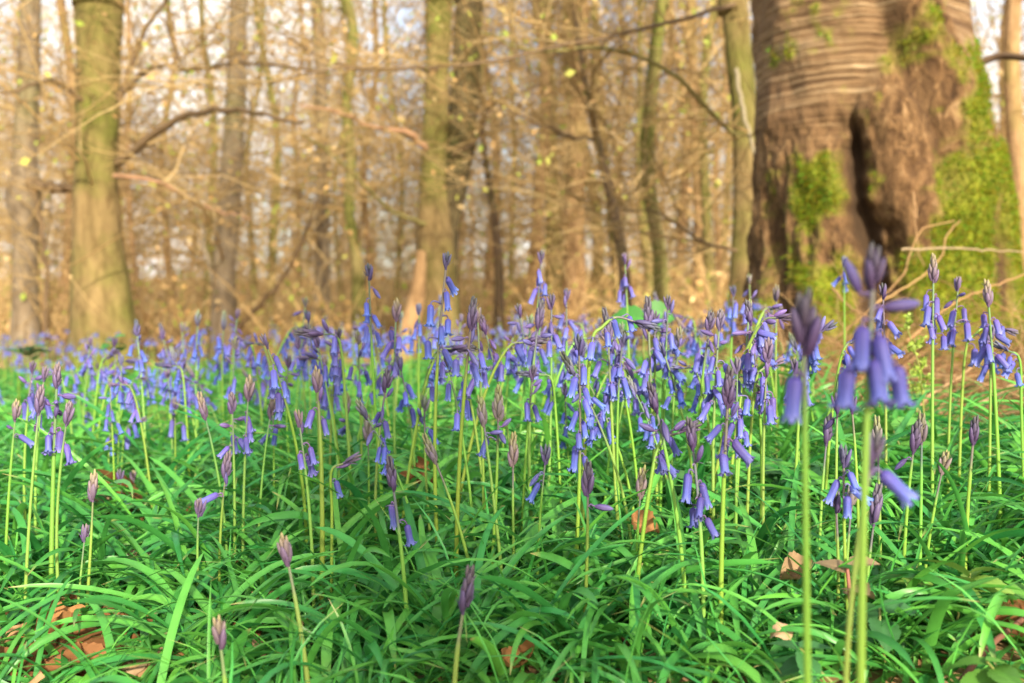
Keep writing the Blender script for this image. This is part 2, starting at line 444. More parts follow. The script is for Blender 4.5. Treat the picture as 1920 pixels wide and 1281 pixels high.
    mo = obj('moss', mesh('cherry_moss', TV - base, np.arange(n * 3).reshape(-1, 3), np.repeat(tcol, 3, 0), False), M['moss'], root)
    mo['kind'] = 'stuff'
    # low limb to the right and a thin shoot
    mb = MB()
    p = resample([at(1835, 118, D + 0.4), at(1880, 105, D + 0.35), at(1960, 108, D + 0.2), at(2100, 60, D), at(2300, 80, D - 0.2)], 16)
    v_, f_ = tubes(p[None], np.linspace(0.016, 0.006, 16)[None], 8); mb.add(v_, f_, (0.12, 0.08, 0.05))
    obj('branch', mb.mesh('cherry_branch', off=base), M['twig'], root)
    return root
cherry_tree()

# ------------------------------------------------------------------ wood behind: trees with trunk, branches, crown
TW = np.array([[0.42, 0.285, 0.12], [0.52, 0.37, 0.165], [0.30, 0.20, 0.085], [0.58, 0.43, 0.21]])
LF = np.array([[0.58, 0.38, 0.15], [0.50, 0.31, 0.13], [0.64, 0.47, 0.23], [0.44, 0.29, 0.13], [0.50, 0.50, 0.12], [0.36, 0.46, 0.08]])

def grow(P, Rr, n, g, length, elev, rad, K=6, droop=0.1, wig=0.18, lo=0.2, hi=1.0, outdir=None, flat=1.0):
    """n side shoots from random places on the centre lines P (N,K,3)"""
    Np, Kp, _ = P.shape
    i = g.integers(0, Np, n); u = g.uniform(lo, hi, n) * (Kp - 1)
    j = np.minimum(u.astype(int), Kp - 2); t = (u - j)[:, None]
    st = P[i, j] * (1 - t) + P[i, j + 1] * t
    r0 = Rr[i, j]
    par = P[i, j + 1] - P[i, j]; par /= np.linalg.norm(par, axis=1, keepdims=True) + 1e-9
    az = g.uniform(0, 2 * np.pi, n)
    el = g.uniform(elev[0], elev[1], n)
    d = np.stack([np.cos(az) * np.cos(el), np.sin(az) * np.cos(el), np.sin(el)], 1)
    if outdir is not None: d = d + par * outdir
    d[:, 2] *= flat
    d /= np.linalg.norm(d, axis=1, keepdims=True)
    L = g.uniform(length[0], length[1], n)
    pts = [st]; cur = d.copy()
    for k in range(K - 1):
        pts.append(pts[-1] + cur * (L / (K - 1))[:, None])
        cur = cur + g.normal(size=(n, 3)) * wig + np.array([0, 0, -droop]); cur /= np.linalg.norm(cur, axis=1, keepdims=True)
    Q = np.stack(pts, 1)
    rr = np.minimum(g.uniform(rad[0], rad[1], n), r0 * 0.7)
    return Q, rr[:, None] * np.linspace(1, 0.3, K)[None, :]

def crown(mb, limbs, LR, g, nsub, ntw, nleaf, tsize=0.035, green=0.12, sub_len=(0.5, 1.4), tw_len=(0.2, 0.6), flat=0.9):
    def put(P, Rr, sides):
        v_, f_ = tubes(P, Rr, sides)
        c = TW[g.integers(0, 4, len(P))] * g.uniform(0.8, 1.2, (len(P), 1))
        mb.add(v_, f_, np.repeat(c, P.shape[1] * sides, 0))
    S1, R1 = grow(limbs, LR, nsub, g, sub_len, (-0.3, 0.9), (0.004, 0.008), 6, 0.02, 0.2, 0.15, 1, 0.7, flat)
    put(S1, R1, 4)
    T1, R2 = grow(S1, R1, ntw, g, tw_len, (-0.4, 0.9), (0.002, 0.004), 4, 0.0, 0.25, 0.1, 1, 0.6, flat)
    put(T1, R2, 3)
    if nleaf:
        i = g.integers(0, len(T1), nleaf); j = g.integers(1, 4, nleaf)
        C = T1[i, j] + g.normal(size=(nleaf, 3)) * 0.05
        v_, f_ = flecks(C, tsize, g=g)
        pick = np.where(g.random(nleaf) < green, g.integers(4, 6, nleaf), g.integers(0, 4, nleaf))
        c = LF[pick] * g.uniform(0.75, 1.2, (nleaf, 1))
        mb.add(v_, f_, np.repeat(c, 4, 0))

def trunk_tube(mb, px, d, g, ext=6.0, sides=28, bumpy=0.05, roots=0.35, K=70, dvar=0.0, top_taper=0.55):
    """px: rows (x, y, halfwidth) in photo pixels from top to base; returns centre line (K,3) and radii from base up"""
    px = np.asarray(px, float)[::-1]
    pts = [at(x, y, d) for x, y, _ in px]; rad = [h * d / FPX for _, _, h in px]
    base = pts[0].copy(); gz = float(ground(base[0], base[1]))
    if base[2] > gz: pts = [np.array([base[0], base[1], gz - 0.05])] + pts; rad = [rad[0] * 1.12] + rad
    if ext > 0:
        up = pts[-1] - pts[-2]; up /= np.linalg.norm(up)
        for f in (0.4, 1.0):
            pts.append(pts[-1] + (up * 0.7 + np.array([g.normal() * 0.08, g.normal() * 0.08, 0.5])) * ext * (0.4 if f < 0.5 else 0.6)); rad.append(rad[-1] * (0.8 if f < 0.5 else top_taper))
    n = len(pts)
    P = resample(pts, K); r = resample(np.array(rad)[:, None], K)[:, 0]
    v_, f_ = tubes(P[None], np.abs(r)[None], sides)
    vv = v_.reshape(K, sides, 3)
    o = vv - P[:, None]; ln = np.linalg.norm(o, axis=2, keepdims=True) + 1e-9
    q = (vv * np.array([1, 1, 0.45]) / max(np.mean(r), 0.02)) * 0.8
    nn = (fbm(q, 3) - 0.5)[..., None]
    zrel = (vv[..., 2] - gz)[..., None]
    az = np.arctan2(o[..., 1], o[..., 0])[..., None]
    fl = roots * np.exp(-np.clip(zrel, 0, 9) / (0.16 + r[0])) * (0.5 + 0.7 * np.cos(2.5 * az + px[0, 0]) ** 2)
    vv = P[:, None] + o * (1 + 2.2 * bumpy * nn * 2 + fl)
    mb.add(vv.reshape(-1, 3), f_)
    return P, r

def branch_px(mb, rows, r0, r1, col, K=18, sides=7, jit=0.35):
    """a branch through photo pixels (x, y, depth)"""
    P = resample([at(x, y, d) for x, y, d in rows], K)
    g = np.random.default_rng(int(rows[0][0] * 7 + rows[-1][1]))
    P[1:] += g.normal(size=(K - 1, 3)) * r0 * jit
    v_, f_ = tubes(P[None], np.linspace(r0, r1, K)[None], sides)
    mb.add(v_, f_, col)
    return P, np.linspace(r0, r1, K)

def tree(name, label, mat, d, px, branches=(), seed=1, nlimb=10, limb_z=(0.6, 4), limb_len=(1.2, 3.2), nsub=90, ntw=700, nleaf=900,
         more=(), ext=6.0, green=0.3, group=None, tsize=0.022, bumpy=0.05, roots=0.25):
    g = np.random.default_rng(seed)
    tm = MB()
    P, r = trunk_tube(tm, px, d, g, ext, bumpy=bumpy, roots=roots)
    base = np.array([P[0][0], P[0][1], ground(P[0][0], P[0][1])])
    root = empty(name, base, label, 'tree', group)
    obj('trunk', tm.mesh(name + '_trunk', off=base), mat, root)
    for (px2, d2, ext2, mat2) in more:
        sm_ = MB(); trunk_tube(sm_, px2, d2, g, ext2, sides=22, bumpy=bumpy, roots=0.1)
        obj('stem', sm_.mesh(name + '_stem', off=base), mat2, root)
    limbs, lr = [], []; ntw = int(ntw * 1.5); nsub = int(nsub * 1.3)
    for rows, r0, r1, col in branches:
        bm_ = MB(); Q, q = branch_px(bm_, rows, r0, r1, col)
        obj('branch', bm_.mesh(name + '_branch', off=base), M['twig'], root)
        limbs.append(resample(Q, 8)); lr.append(np.linspace(r0, r1, 8))
    cm = MB()
    if nlimb:
        sel = np.where((P[:, 2] - base[2] > limb_z[0]) & (P[:, 2] - base[2] < limb_z[1]))[0]
        st = P[sel][None]
        Q, q = grow(st, np.repeat(r[sel][None], 1, 0), nlimb, g, limb_len, (0.1, 1.0), (0.005, 0.013), 8, 0.03, 0.16, 0, 1)
        v_, f_ = tubes(Q, q, 5); cm.add(v_, f_, np.repeat(TW[g.integers(0, 4, nlimb)], 8 * 5, 0))
        limbs += list(Q); lr += list(q)
    if limbs:
        crown(cm, np.array(limbs), np.array(lr), g, nsub, ntw, nleaf, green=green, tsize=tsize)
        obj('crown', cm.mesh(name + '_crown', smooth=False, off=base), M['crown'], root)
    return root

BR = (0.15, 0.10, 0.055); RB = (0.36, 0.21, 0.12); OL = (0.20, 0.17, 0.06); GY = (0.30, 0.25, 0.18)
tree('beech_tree', 'stout olive beech trunk with smooth mossy bark near the left edge', M['beech'], 6.4,
     [(186, -60, 45), (186, 0, 44), (184, 120, 40), (182, 250, 38), (180, 380, 40), (184, 480, 46), (194, 600, 53), (196, 690, 62)],
     [([(222, 305, 6.35), (265, 272, 6.2), (330, 224, 6.0), (390, 211, 5.8), (460, 204, 5.6), (560, 230, 5.4)], 0.030, 0.010, BR),
      ([(215, 330, 6.3), (300, 342, 6.1), (400, 392, 5.9), (470, 410, 5.8)], 0.016, 0.006, RB),
      ([(220, 180, 6.3), (290, 126, 6.1), (360, 132, 6.0), (460, 118, 5.8), (600, 135, 5.6)], 0.018, 0.007, BR),
      ([(160, 190, 6.3), (90, 150, 6.1), (20, 175, 5.9), (-60, 160, 5.8)], 0.016, 0.006, BR),
      ([(225, 190, 6.3), (270, 60, 6.2), (330, -20, 6.1)], 0.02, 0.01, BR)], seed=11, nlimb=9, limb_z=(1.0, 3.6), nsub=70, ntw=600, nleaf=500)
tree('twin_stemmed_tree', 'pale twin stemmed tree with a reddish leaning root stem at its foot', M['beech'], 7.4,
     [(822, -60, 25), (824, 0, 25), (820, 120, 23), (816, 250, 24), (812, 350, 27), (815, 450, 34), (822, 560, 36), (828, 660, 44)],
     [([(800, 280, 7.3), (765, 252, 7.2), (700, 240, 7.0), (640, 212, 6.8), (560, 200, 6.6)], 0.026, 0.008, RB),
      ([(800, 420, 7.3), (745, 400, 7.1), (690, 352, 6.9), (622, 288, 6.7), (560, 250, 6.5)], 0.018, 0.007, OL),
      ([(850, 290, 7.3), (885, 270, 7.2), (905, 240, 7.1), (915, 200, 7.0)], 0.016, 0.006, BR),
      ([(820, 130, 7.3), (760, 130, 7.1), (640, 122, 6.8), (520, 60, 6.6)], 0.018, 0.007, BR)],
     seed=12, nlimb=8, limb_z=(1.0, 3.6), nsub=80, ntw=700, nleaf=600,
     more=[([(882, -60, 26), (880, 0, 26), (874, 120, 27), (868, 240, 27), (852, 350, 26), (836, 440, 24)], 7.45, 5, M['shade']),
           ([(790, 470, 9), (784, 540, 15), (768, 620, 20), (752, 690, 26)], 7.2, 0, M['tan'])])
tree('grey_tree', 'straight grey trunk to the right of the stout beech', M['grey'], 9.0,
     [(450, -60, 14), (448, 0, 15), (441, 200, 19), (430, 380, 21), (420, 520, 21), (420, 680, 27)],
     [([(420, 640, 9), (500, 560, 8.8), (560, 470, 8.6), (590, 380, 8.4)], 0.03, 0.012, BR),
      ([(405, 560, 9), (375, 420, 8.8), (340, 330, 8.6), (300, 285, 8.5)], 0.02, 0.008, GY)], seed=13, nlimb=9, nsub=80, ntw=600, nleaf=700)
tree('forest_tree', 'rough trunk at the left edge, pale above and dark below its burr', M['grey'], 8.6,
     [(58, -60, 19), (57, 0, 19), (53, 150, 20), (47, 300, 22), (45, 370, 32), (46, 430, 23), (48, 560, 23), (48, 700, 27)],
     [([(55, 340, 8.5), (110, 350, 8.3), (160, 348, 8.1)], 0.05, 0.02, BR), ([(80, 690, 8.4), (86, 560, 8.35), (78, 430, 8.4), (60, 350, 8.45)], 0.025, 0.018, BR)],
     seed=14, nlimb=8, nsub=80, ntw=600, nleaf=700)
tree('slender_tree', 'slim mossy sinuous tree between the twin stems and the cherry', M['mossy'], 6.8,
     [(1246, -60, 9), (1240, 0, 10), (1226, 130, 13), (1214, 260, 14), (1218, 360, 13), (1236, 470, 13), (1240, 600, 16)],
     [([(1222, 150, 6.8), (1290, 130, 6.6), (1360, 190, 6.4)], 0.012, 0.005, BR)], seed=15, nlimb=8, nsub=70, ntw=500, nleaf=500)
tree('leaning_tree', 'thin dark sapling leaning left with a bent top limb', M['dark'], 6.2,
     [(1112, 225, 6), (1124, 280, 8), (1140, 345, 9), (1158, 430, 11), (1170, 510, 11), (1178, 640, 13)],
     [([(1115, 262, 6.2), (1075, 258, 6.1), (1010, 232, 6.0), (950, 208, 5.9), (880, 215, 5.8)], 0.014, 0.006, BR)], seed=16, nlimb=5, limb_z=(0.7, 1.5), limb_len=(0.6, 1.4), nsub=40, ntw=300, nleaf=300, ext=1.5)
tree('forked_tree', 'olive trunk half hidden behind the old cherry, with a pale drooping limb', M['beech'], 5.6,
     [(1372, -60, 24), (1376, 0, 24), (1386, 110, 25), (1396, 220, 23), (1398, 350, 23), (1396, 480, 25), (1392, 640, 32)],
     [([(1380, 130, 5.5), (1392, 200, 5.4), (1406, 260, 5.3), (1416, 320, 5.2)], 0.013, 0.009, (0.26, 0.22, 0.14)),
      ([(1376, 8, 5.5), (1330, 22, 5.3), (1250, 45, 5.1), (1130, 70, 4.9), (1050, 84, 4.8), (960, 108, 4.6), (820, 128, 4.5), (650, 130, 4.4), (500, 160, 4.3)], 0.013, 0.004, BR),
      ([(1385, 260, 5.5), (1300, 175, 5.2), (1240, 125, 5.1), (1130, 92, 5.0), (1000, 96, 4.9), (900, 60, 4.8)], 0.014, 0.005, OL),
      ([(1380, 470, 5.5), (1310, 450, 5.3), (1240, 400, 5.1), (1170, 395, 5.0)], 0.010, 0.004, BR)],
     seed=17, nlimb=5, limb_z=(2.4, 6), nsub=60, ntw=500, nleaf=350)
tree('pale_tree', 'pale tan trunk beyond the leaning sapling', M['tan'], 11.0,
     [(1092, -60, 15), (1090, 0, 15), (1086, 200, 17), (1078, 400, 19), (1076, 620, 24)], seed=18, nlimb=10, nsub=90, ntw=700, nleaf=1100)
tree('pale_tree', 'pale tan trunk left of the other, with a green tinge', M['beech'], 12.5,
     [(1018, -60, 12), (1022, 0, 12), (1030, 200, 14), (1036, 400, 15), (1040, 640, 19)], seed=19, nlimb=10, nsub=90, ntw=700, nleaf=1100)
tree('crooked_tree', 'thin crooked stem between the grey trunk and the twin stems', M['mossy'], 9.5,
     [(640, -60, 9), (662, 60, 10), (650, 200, 10), (658, 300, 10), (655, 400, 10), (668, 480, 11), (676, 640, 14)], seed=20, nlimb=9, nsub=80, ntw=600, nleaf=800)
tree('dark_sapling', 'thin dark sapling just right of the twin stems', M['dark'], 9.0,
     [(905, 250, 5), (915, 330, 6), (930, 430, 8), (936, 520, 9), (934, 660, 11)], seed=21, nlimb=7, limb_z=(0.6, 2), limb_len=(0.5, 1.3), nsub=60, ntw=400, nleaf=500, ext=1.5)
tree('pale_tree', 'pale sunlit trunk at the right edge beside the old cherry', M['tan'], 8.5,
     [(1900, -60, 14), (1900, 0, 14), (1897, 150, 15), (1908, 300, 16), (1915, 450, 17), (1920, 650, 22)], seed=22, nlimb=9, nsub=80, ntw=600, nleaf=900)
tree('slender_tree', 'slim mossy stem close to the sinuous one and lower', M['mossy'], 10.5,
     [(1198, 280, 6), (1202, 380, 8), (1210, 450, 9), (1222, 540, 10), (1226, 660, 12)], seed=23, nlimb=7, limb_z=(0.6, 2.5), nsub=60, ntw=450, nleaf=600, ext=2)
tree('slender_tree', 'slim tan stem left of the old cherry before the bright gap', M['tan'], 12.0,
     [(1300, -60, 10), (1296, 0, 10), (1300, 200, 11), (1312, 400, 12), (1310, 640, 15)], seed=24, nlimb=9, nsub=80, ntw=600, nleaf=900)

# more trees further back: a few shapes, copied
def far_proto(seed, mat, h=9, r=0.11):
    g = np.random.default_rng(seed)
    pts = [np.array([0, 0, -0.1])]
    for k in range(6):
        pts.append(pts[-1] + np.array([g.normal() * 0.12, g.normal() * 0.12, h / 6]))
    P = resample(pts, 40); rr = np.linspace(r, r * 0.45, 40); rr[:4] *= np.linspace(1.5, 1, 4)
    v_, f_ = tubes(P[None], rr[None], 12)
    t = MB().add(v_ + (fbm(v_ * np.array([7, 7, 2]), 3)[:, None] - 0.5) * 0.04, f_)
    sel = np.where((P[:, 2] > 0.7) & (P[:, 2] < 6.0))[0]
    Q, q = grow(P[sel][None], rr[sel][None], 22, g, (1.0, 3.0), (0.1, 1.1), (0.006, 0.016), 7, 0.02, 0.16, 0, 1)
    c = MB(); v_, f_ = tubes(Q, q, 4); c.add(v_, f_, np.repeat(TW[g.integers(0, 4, 22)], 28, 0))
    crown(c, Q, q, g, 150, 1500, 900, tsize=0.034, green=0.28, sub_len=(0.5, 1.6))
    return mesh_pair(t, c, mat)
def mesh_pair(t, c, mat):
    a = t.mesh('far_trunk'); a.materials.append(mat)
    b_ = c.mesh('far_crown', smooth=False); b_.materials.append(M['crown'])
    return a, b_
protos = [far_proto(31, M['grey'], 9, 0.075), far_proto(32, M['tan'], 9, 0.065), far_proto(33, M['mossy'], 8, 0.055), far_proto(34, M['beech'], 9, 0.09), far_proto(35, M['tan'], 7, 0.045)]
spots = [(-40, 15), (110, 13), (270, 12), (330, 17), (390, 14.5), (500, 13), (550, 18), (600, 12), (700, 14), (740, 18), (905, 13), (960, 16), (985, 11.5), (1120, 15),
         (1165, 12), (1180, 19), (1260, 14), (1280, 18), (1340, 11), (1360, 15), (1345, 20), (1870, 14), (1935, 12), (2000, 17), (480, 21), (820, 20), (20, 20), (210, 19), (640, 22), (1060, 21)]
land = [(95, 'left of the stout beech'), (400, 'between the stout beech and the grey trunk'), (660, 'between the grey trunk and the crooked stem'), (900, 'around the twin stems'),
        (1090, 'beyond the leaning sapling'), (1250, 'around the mossy sinuous tree'), (1420, 'in the bright gap left of the cherry'), (3000, 'right of the old cherry')]
ORD = ['first', 'second', 'third', 'fourth', 'fifth', 'sixth', 'seventh', 'eighth', 'ninth', 'tenth', 'eleventh', 'twelfth', 'thirteenth', 'fourteenth', 'fifteenth', 'sixteenth',
       'seventeenth', 'eighteenth', 'nineteenth', 'twentieth']
def zone(x, table):
    return next(t for lim, t in table if x < lim)
cnt = {}
KIND = ['grey', 'tan', 'mossy', 'olive', 'small tan']
for x, d in sorted(spots):
    k = int(rng.integers(0, 5)); zn = zone(x, land); cnt[(k, zn)] = cnt.get((k, zn), 0) + 1
    n_ = cnt[(k, zn)]
    p = at(x, 600, d)
    lab = ('' if n_ == 1 else ORD[n_ - 1] + ' ') + f'{KIND[k]} twiggy tree far back {zn}'
    root = empty('woodland_tree', (p[0], d, ground(p[0], d)), lab, 'tree', 'bare trees further back in the wood')
    root.rotation_euler.z = float(rng.uniform(0, 6.28)); root.scale = (float(rng.uniform(0.85, 1.25)),) * 3
    for nm, me in zip(('trunk', 'crown'), protos[k]): obj(nm, me, None, root)

# unseen tree added outside the view so its shadow softens the middle of the flowers
g = np.random.default_rng(41)
P = resample([np.array([1.75, -5.2, -0.1]), np.array([1.78, -5.2, 2.0]), np.array([1.7, -5.1, 5.0]), np.array([1.8, -5.3, 9.0])], 30)
v_, f_ = tubes(P[None], np.linspace(0.15, 0.08, 30)[None], 16)
sb = empty('beech_tree', P[0], 'unseen tree added outside the view to cast shadow over the flowers', 'tree')
obj('trunk', MB().add(v_, f_).mesh('beech_tree_trunk', off=P[0]), M['beech'], sb)
Q, q = grow(P[None, 19:], np.linspace(0.1, 0.08, 11)[None], 14, g, (1.2, 3.2), (0.0, 0.8), (0.012, 0.03), 8, 0.03, 0.16, 0, 1)
cm = MB(); v_, f_ = tubes(Q, q, 5); cm.add(v_, f_, np.repeat(TW[g.integers(0, 4, 14)], 40, 0))
crown(cm, Q, q, g, 40, 160, 100, tsize=0.03)
obj('crown', cm.mesh('beech_tree_crown', smooth=False, off=P[0]), M['crown'], sb)

# the mass of wood beyond
g = np.random.default_rng(44)
mb = MB()
n = 130
yy = g.uniform(22, 75, n); xx = g.uniform(-0.66, 0.66, n) * yy
zz = ground(xx, yy)
hh = g.uniform(4, 11, n)
K = 5
P = np.stack([np.stack([xx + g.normal(size=n) * 0.15 * k, yy, zz - 0.2 + hh * k / (K - 1)], 1) for k in range(K)], 1)
rr = g.uniform(0.03, 0.11, n)[:, None] * np.linspace(1, 0.4, K)
v_, f_ = tubes(P, rr, 6); mb.add(v_, f_, np.repeat(np.array([[0.36, 0.24, 0.13]]) * g.uniform(0.5, 1.3, (n, 1)), K * 6, 0))
Q, q = grow(P, rr, 3400, g, (1.0, 4.5), (-0.2, 0.9), (0.01, 0.035), 5, 0.0, 0.2, 0.05, 1)
v_, f_ = tubes(Q, q, 3); mb.add(v_, f_, np.repeat(TW[g.integers(0, 4, len(Q))] * 1.15, 15, 0))
T, t_ = grow(Q, q, 30000, g, (0.3, 1.6), (-0.6, 0.9), (0.004, 0.010), 4, 0.0, 0.25, 0.1, 1)
v_, f_ = tubes(T, t_, 3); mb.add(v_, f_, np.repeat(TW[g.integers(0, 4, len(T))] * 1.2, 12, 0))
nl = 34000
i = g.integers(0, len(T), nl)
C = T[i, g.integers(0, 4, nl)] + g.normal(size=(nl, 3)) * 0.15
v_, f_ = flecks(C, 0.06, g=g)
pick = np.where(g.random(nl) < 0.22, g.integers(4, 6, nl), g.integers(0, 4, nl))
mb.add(v_, f_, np.repeat(LF[pick] * g.uniform(0.75, 1.25, (nl, 1)), 4, 0))
# long drooping sprays of understorey twigs
ns = 900
yy = g.uniform(9, 26, ns); xx = g.uniform(-0.62, 0.5, ns) * yy
P = np.stack([xx, yy, ground(xx, yy) + g.uniform(0.6, 1.0, ns) * (0.6 + 0.22 * yy * g.random(ns))], 1)[:, None, :].repeat(2, 1); P[:, 1, 2] += 0.1
Q, q = grow(P, np.full((ns, 2), 0.02), 1500, g, (1.2, 3.2), (-0.2, 1.0), (0.004, 0.009), 7, 0.12, 0.2, 0, 1)
v_, f_ = tubes(Q, q, 3); mb.add(v_, f_, np.repeat(TW[g.integers(0, 4, len(Q))] * 0.9, 21, 0))
T2, t2 = grow(Q, q, 15000, g, (0.2, 0.8), (-0.7, 0.5), (0.002, 0.004), 4, 0.08, 0.25, 0.1, 1, 0.5)
v_, f_ = tubes(T2, t2, 3); mb.add(v_, f_, np.repeat(TW[g.integers(0, 4, len(T2))], 12, 0))
# scrubby undergrowth among the trees
nu = 5200
yy = g.uniform(8.5, 34, nu); xx = g.uniform(-0.62, 0.62, nu) * yy; zz = ground(xx, yy)
P = np.stack([xx, yy, zz], 1)[:, None, :].repeat(2, 1); P[:, 1, 2] += 0.3
Q, q = grow(P, np.full((nu, 2), 0.02), 9000, g, (0.3, 1.5), (0.3, 1.4), (0.003, 0.009), 5, 0.06, 0.2, 0, 1)
v_, f_ = tubes(Q, q, 3); mb.add(v_, f_, np.repeat(TW[g.integers(0, 4, len(Q))] * 1.3, 15, 0))
nl = 26000
i = g.integers(0, len(Q), nl); C = Q[i, g.integers(1, 5, nl)] + g.normal(size=(nl, 3)) * 0.06
v_, f_ = flecks(C, 0.035, g=g)
pick = np.where(g.random(nl) < 0.3, g.integers(4, 6, nl), g.integers(0, 4, nl))
mb.add(v_, f_, np.repeat(LF[pick] * g.uniform(0.75, 1.25, (nl, 1)), 4, 0))
tag(obj('distant_wood', mb.mesh('distant_wood', smooth=False), M['crown']), 'mass of bare trunks, twigs and tan leaves filling the far wood', 'woodland', kind='stuff')

# ------------------------------------------------------------------ leaves of the bluebells (ground cover)
def straps(x, y, g, length, width, seg, e0=(0.9, 1.45), bend=(1.6, 3.0), az=None, lm=None):
    n = len(x)
    L = g.uniform(length[0], length[1], n); W = g.uniform(width[0], width[1], n)
    if lm is not None: L = L * lm
    az = g.uniform(0, 2 * np.pi, n) if az is None else az
    el0 = g.uniform(e0[0], e0[1], n); bd = g.uniform(bend[0], bend[1], n)
    daz = g.normal(size=n) * 0.5
    p = np.stack([x, y, ground(x, y) - 0.005], 1)
    pts = [p]; lean = []
    for k in range(seg):
        s = (k + 0.5) / seg
        el = el0 - bd * s ** 1.6
        a = az + daz * s
        d = np.stack([np.cos(a) * np.cos(el), np.sin(a) * np.cos(el), np.sin(el)], 1)
        q = pts[-1] + d * (L / seg)[:, None]
        if k >= 2:
            gz = ground(q[:, 0], q[:, 1]) + 0.006
            q[:, 2] = np.maximum(q[:, 2], gz)
        pts.append(q)
    P = np.stack(pts, 1)
    T = np.gradient(P, axis=1); T /= np.linalg.norm(T, axis=2, keepdims=True) + 1e-9
    side = np.stack([-np.sin(az), np.cos(az), 0 * az], 1)
    tw = g.normal(size=n) * 0.35
    nrm = np.cross(T, side[:, None, :].repeat(seg + 1, 1)); nrm /= np.linalg.norm(nrm, axis=2, keepdims=True) + 1e-9
    s_ = np.linspace(0, 1, seg + 1)[None, :]
    roll = tw[:, None] * s_ * 2
    sd_ = side[:, None, :] * np.cos(roll)[..., None] + nrm * np.sin(roll)[..., None]
    nr = nrm * np.cos(roll)[..., None] - side[:, None, :] * np.sin(roll)[..., None]
    prof = np.clip(np.minimum(0.62 + 1.3 * s_, 1.0) * np.sqrt(np.clip(1.0 - s_ ** 4.5, 0, 1)), 0.04, 1)
    w_ = (W[:, None] * prof / 2)[..., None]
    fold = g.uniform(0.15, 0.55, n)[:, None, None]
    nr = nr * np.where(nr[..., 2:3] < 0, -1, 1)
    Lf = P + sd_ * w_ + nr * w_ * fold; Rt = P - sd_ * w_ + nr * w_ * fold
    V = np.stack([Lf, P, Rt], 2)
    idx = np.arange(n * (seg + 1) * 3).reshape(n, seg + 1, 3)
    F = np.concatenate([np.stack([idx[:, :-1, j], idx[:, :-1, j + 1], idx[:, 1:, j + 1], idx[:, 1:, j]], -1).reshape(-1, 4) for j in (0, 1)])
    t = g.random(n)[:, None]
    c = np.array([[0.038, 0.255, 0.055]]) * (1 - t) + np.array([[0.135, 0.43, 0.058]]) * t
    c = c * g.uniform(0.8, 1.15, (n, 1))
    C = c[:, None, None, :] * np.ones((1, seg + 1, 3, 1))
    C = C * np.array([1, 1.08, 1])[None, None, :, None]
    tip = (s_ > 0.93)[..., None, None] * (g.random(n) < 0.35)[:, None, None, None]
    C = np.where(tip, np.array([0.45, 0.36, 0.14]), C)
    pale = (s_ < 0.2)[..., None, None]
    C = np.where(pale, C * 0.8 + np.array([0.06, 0.09, 0.03]), C)
    return V.reshape(-1, 3), F, C.reshape(-1, 3)

def cover(x, y):
    """how thickly the leaves stand at a place, 0..1"""
    q = fbm(np.stack([x * 3.0, y * 3.0, x * 0 + 1.7], -1), 3)
    c = np.clip((q - 0.30) / 0.14, 0.0, 1)
    bare = np.exp(-(((x + 0.42) / 0.10) ** 2 + ((y - 0.90) / 0.11) ** 2)) + 0.9 * np.exp(-(((x + 0.57) / 0.17) ** 2 + ((y - 1.42) / 0.22) ** 2))
    right = np.clip((x - 0.50 - 0.05 * y) / 0.25, 0, 1) * np.clip((y - 1.25) / 0.3, 0, 1)
    far = np.clip((y - 4.0) / 3.0, 0, 1)
    return np.clip((0.35 + 0.65 * c) * (1 - np.clip(bare, 0, 1) * 0.95) * (1 - 0.9 * right) * (1 - far), 0, 1)

g = np.random.default_rng(5)
mb = MB()
def scatter(n, y0, y1, spread):
    y = np.sqrt(g.uniform(y0 ** 2, y1 ** 2, n)); x = g.uniform(-spread, spread, n) * (y + 0.25)
    k = g.random(n) < cover(x, y)
    return x[k], y[k]
cx, cy = scatter(6300, 0.76, 2.3, 0.80)
rep = g.integers(4, 8, len(cx))
cx = np.repeat(cx, rep) + g.normal(size=rep.sum()) * 0.012; cy = np.repeat(cy, rep) + g.normal(size=rep.sum()) * 0.012
mb.add(*straps(cx, cy, g, (0.12, 0.27), (0.0045, 0.0098), 12, e0=(0.2, 1.2), bend=(0.6, 2.5), lm=np.clip(0.68 + (cy - 0.8) * 0.9, 0.66, 1.1)))
cx, cy = scatter(3900, 2.2, 7.0, 0.75)
rep = g.integers(4, 7, len(cx))
cx = np.repeat(cx, rep) + g.normal(size=rep.sum()) * 0.02; cy = np.repeat(cy, rep) + g.normal(size=rep.sum()) * 0.02
mb.add(*straps(cx, cy, g, (0.14, 0.26), (0.007, 0.013), 7, e0=(0.7, 1.45)))
# a few long arching ones in the near left that catch the eye
hx = [(440, 1150), (445, 1155), (220, 1090), (330, 1180), (300, 1060), (700, 1120), (520, 1190), (610, 1240), (150, 1150), (60, 1100), (690, 1010), (1000, 1180), (900, 1200), (1240, 1220)]
px_ = np.array([at(x, y + 40, H * FPX / (y + 40 - HOR))[:2] for x, y in hx])
mb.add(*straps(px_[:, 0], px_[:, 1], g, (0.18, 0.28), (0.010, 0.014), 14, e0=(0.55, 1.0), bend=(1.2, 2.2)))
tag(obj('bluebell_leaves', mb.mesh('bluebell_leaves'), M['strap']), 'carpet of glossy green strap leaves arching over the ground', 'leaves', kind='stuff')

# fine grass blades among them
mb = MB()
x, y = scatter(2600, 0.5, 2.0, 0.62)
v_, f_, c_ = straps(x, y, g, (0.06, 0.16), (0.0015, 0.003), 5, e0=(0.8, 1.5), bend=(0.4, 1.8))
mb.add(v_, f_, c_ * 1.2)
tag(obj('grass', mb.mesh('grass'), M['strap']), 'thin short grass blades growing between the strap leaves', 'grass', kind='stuff')

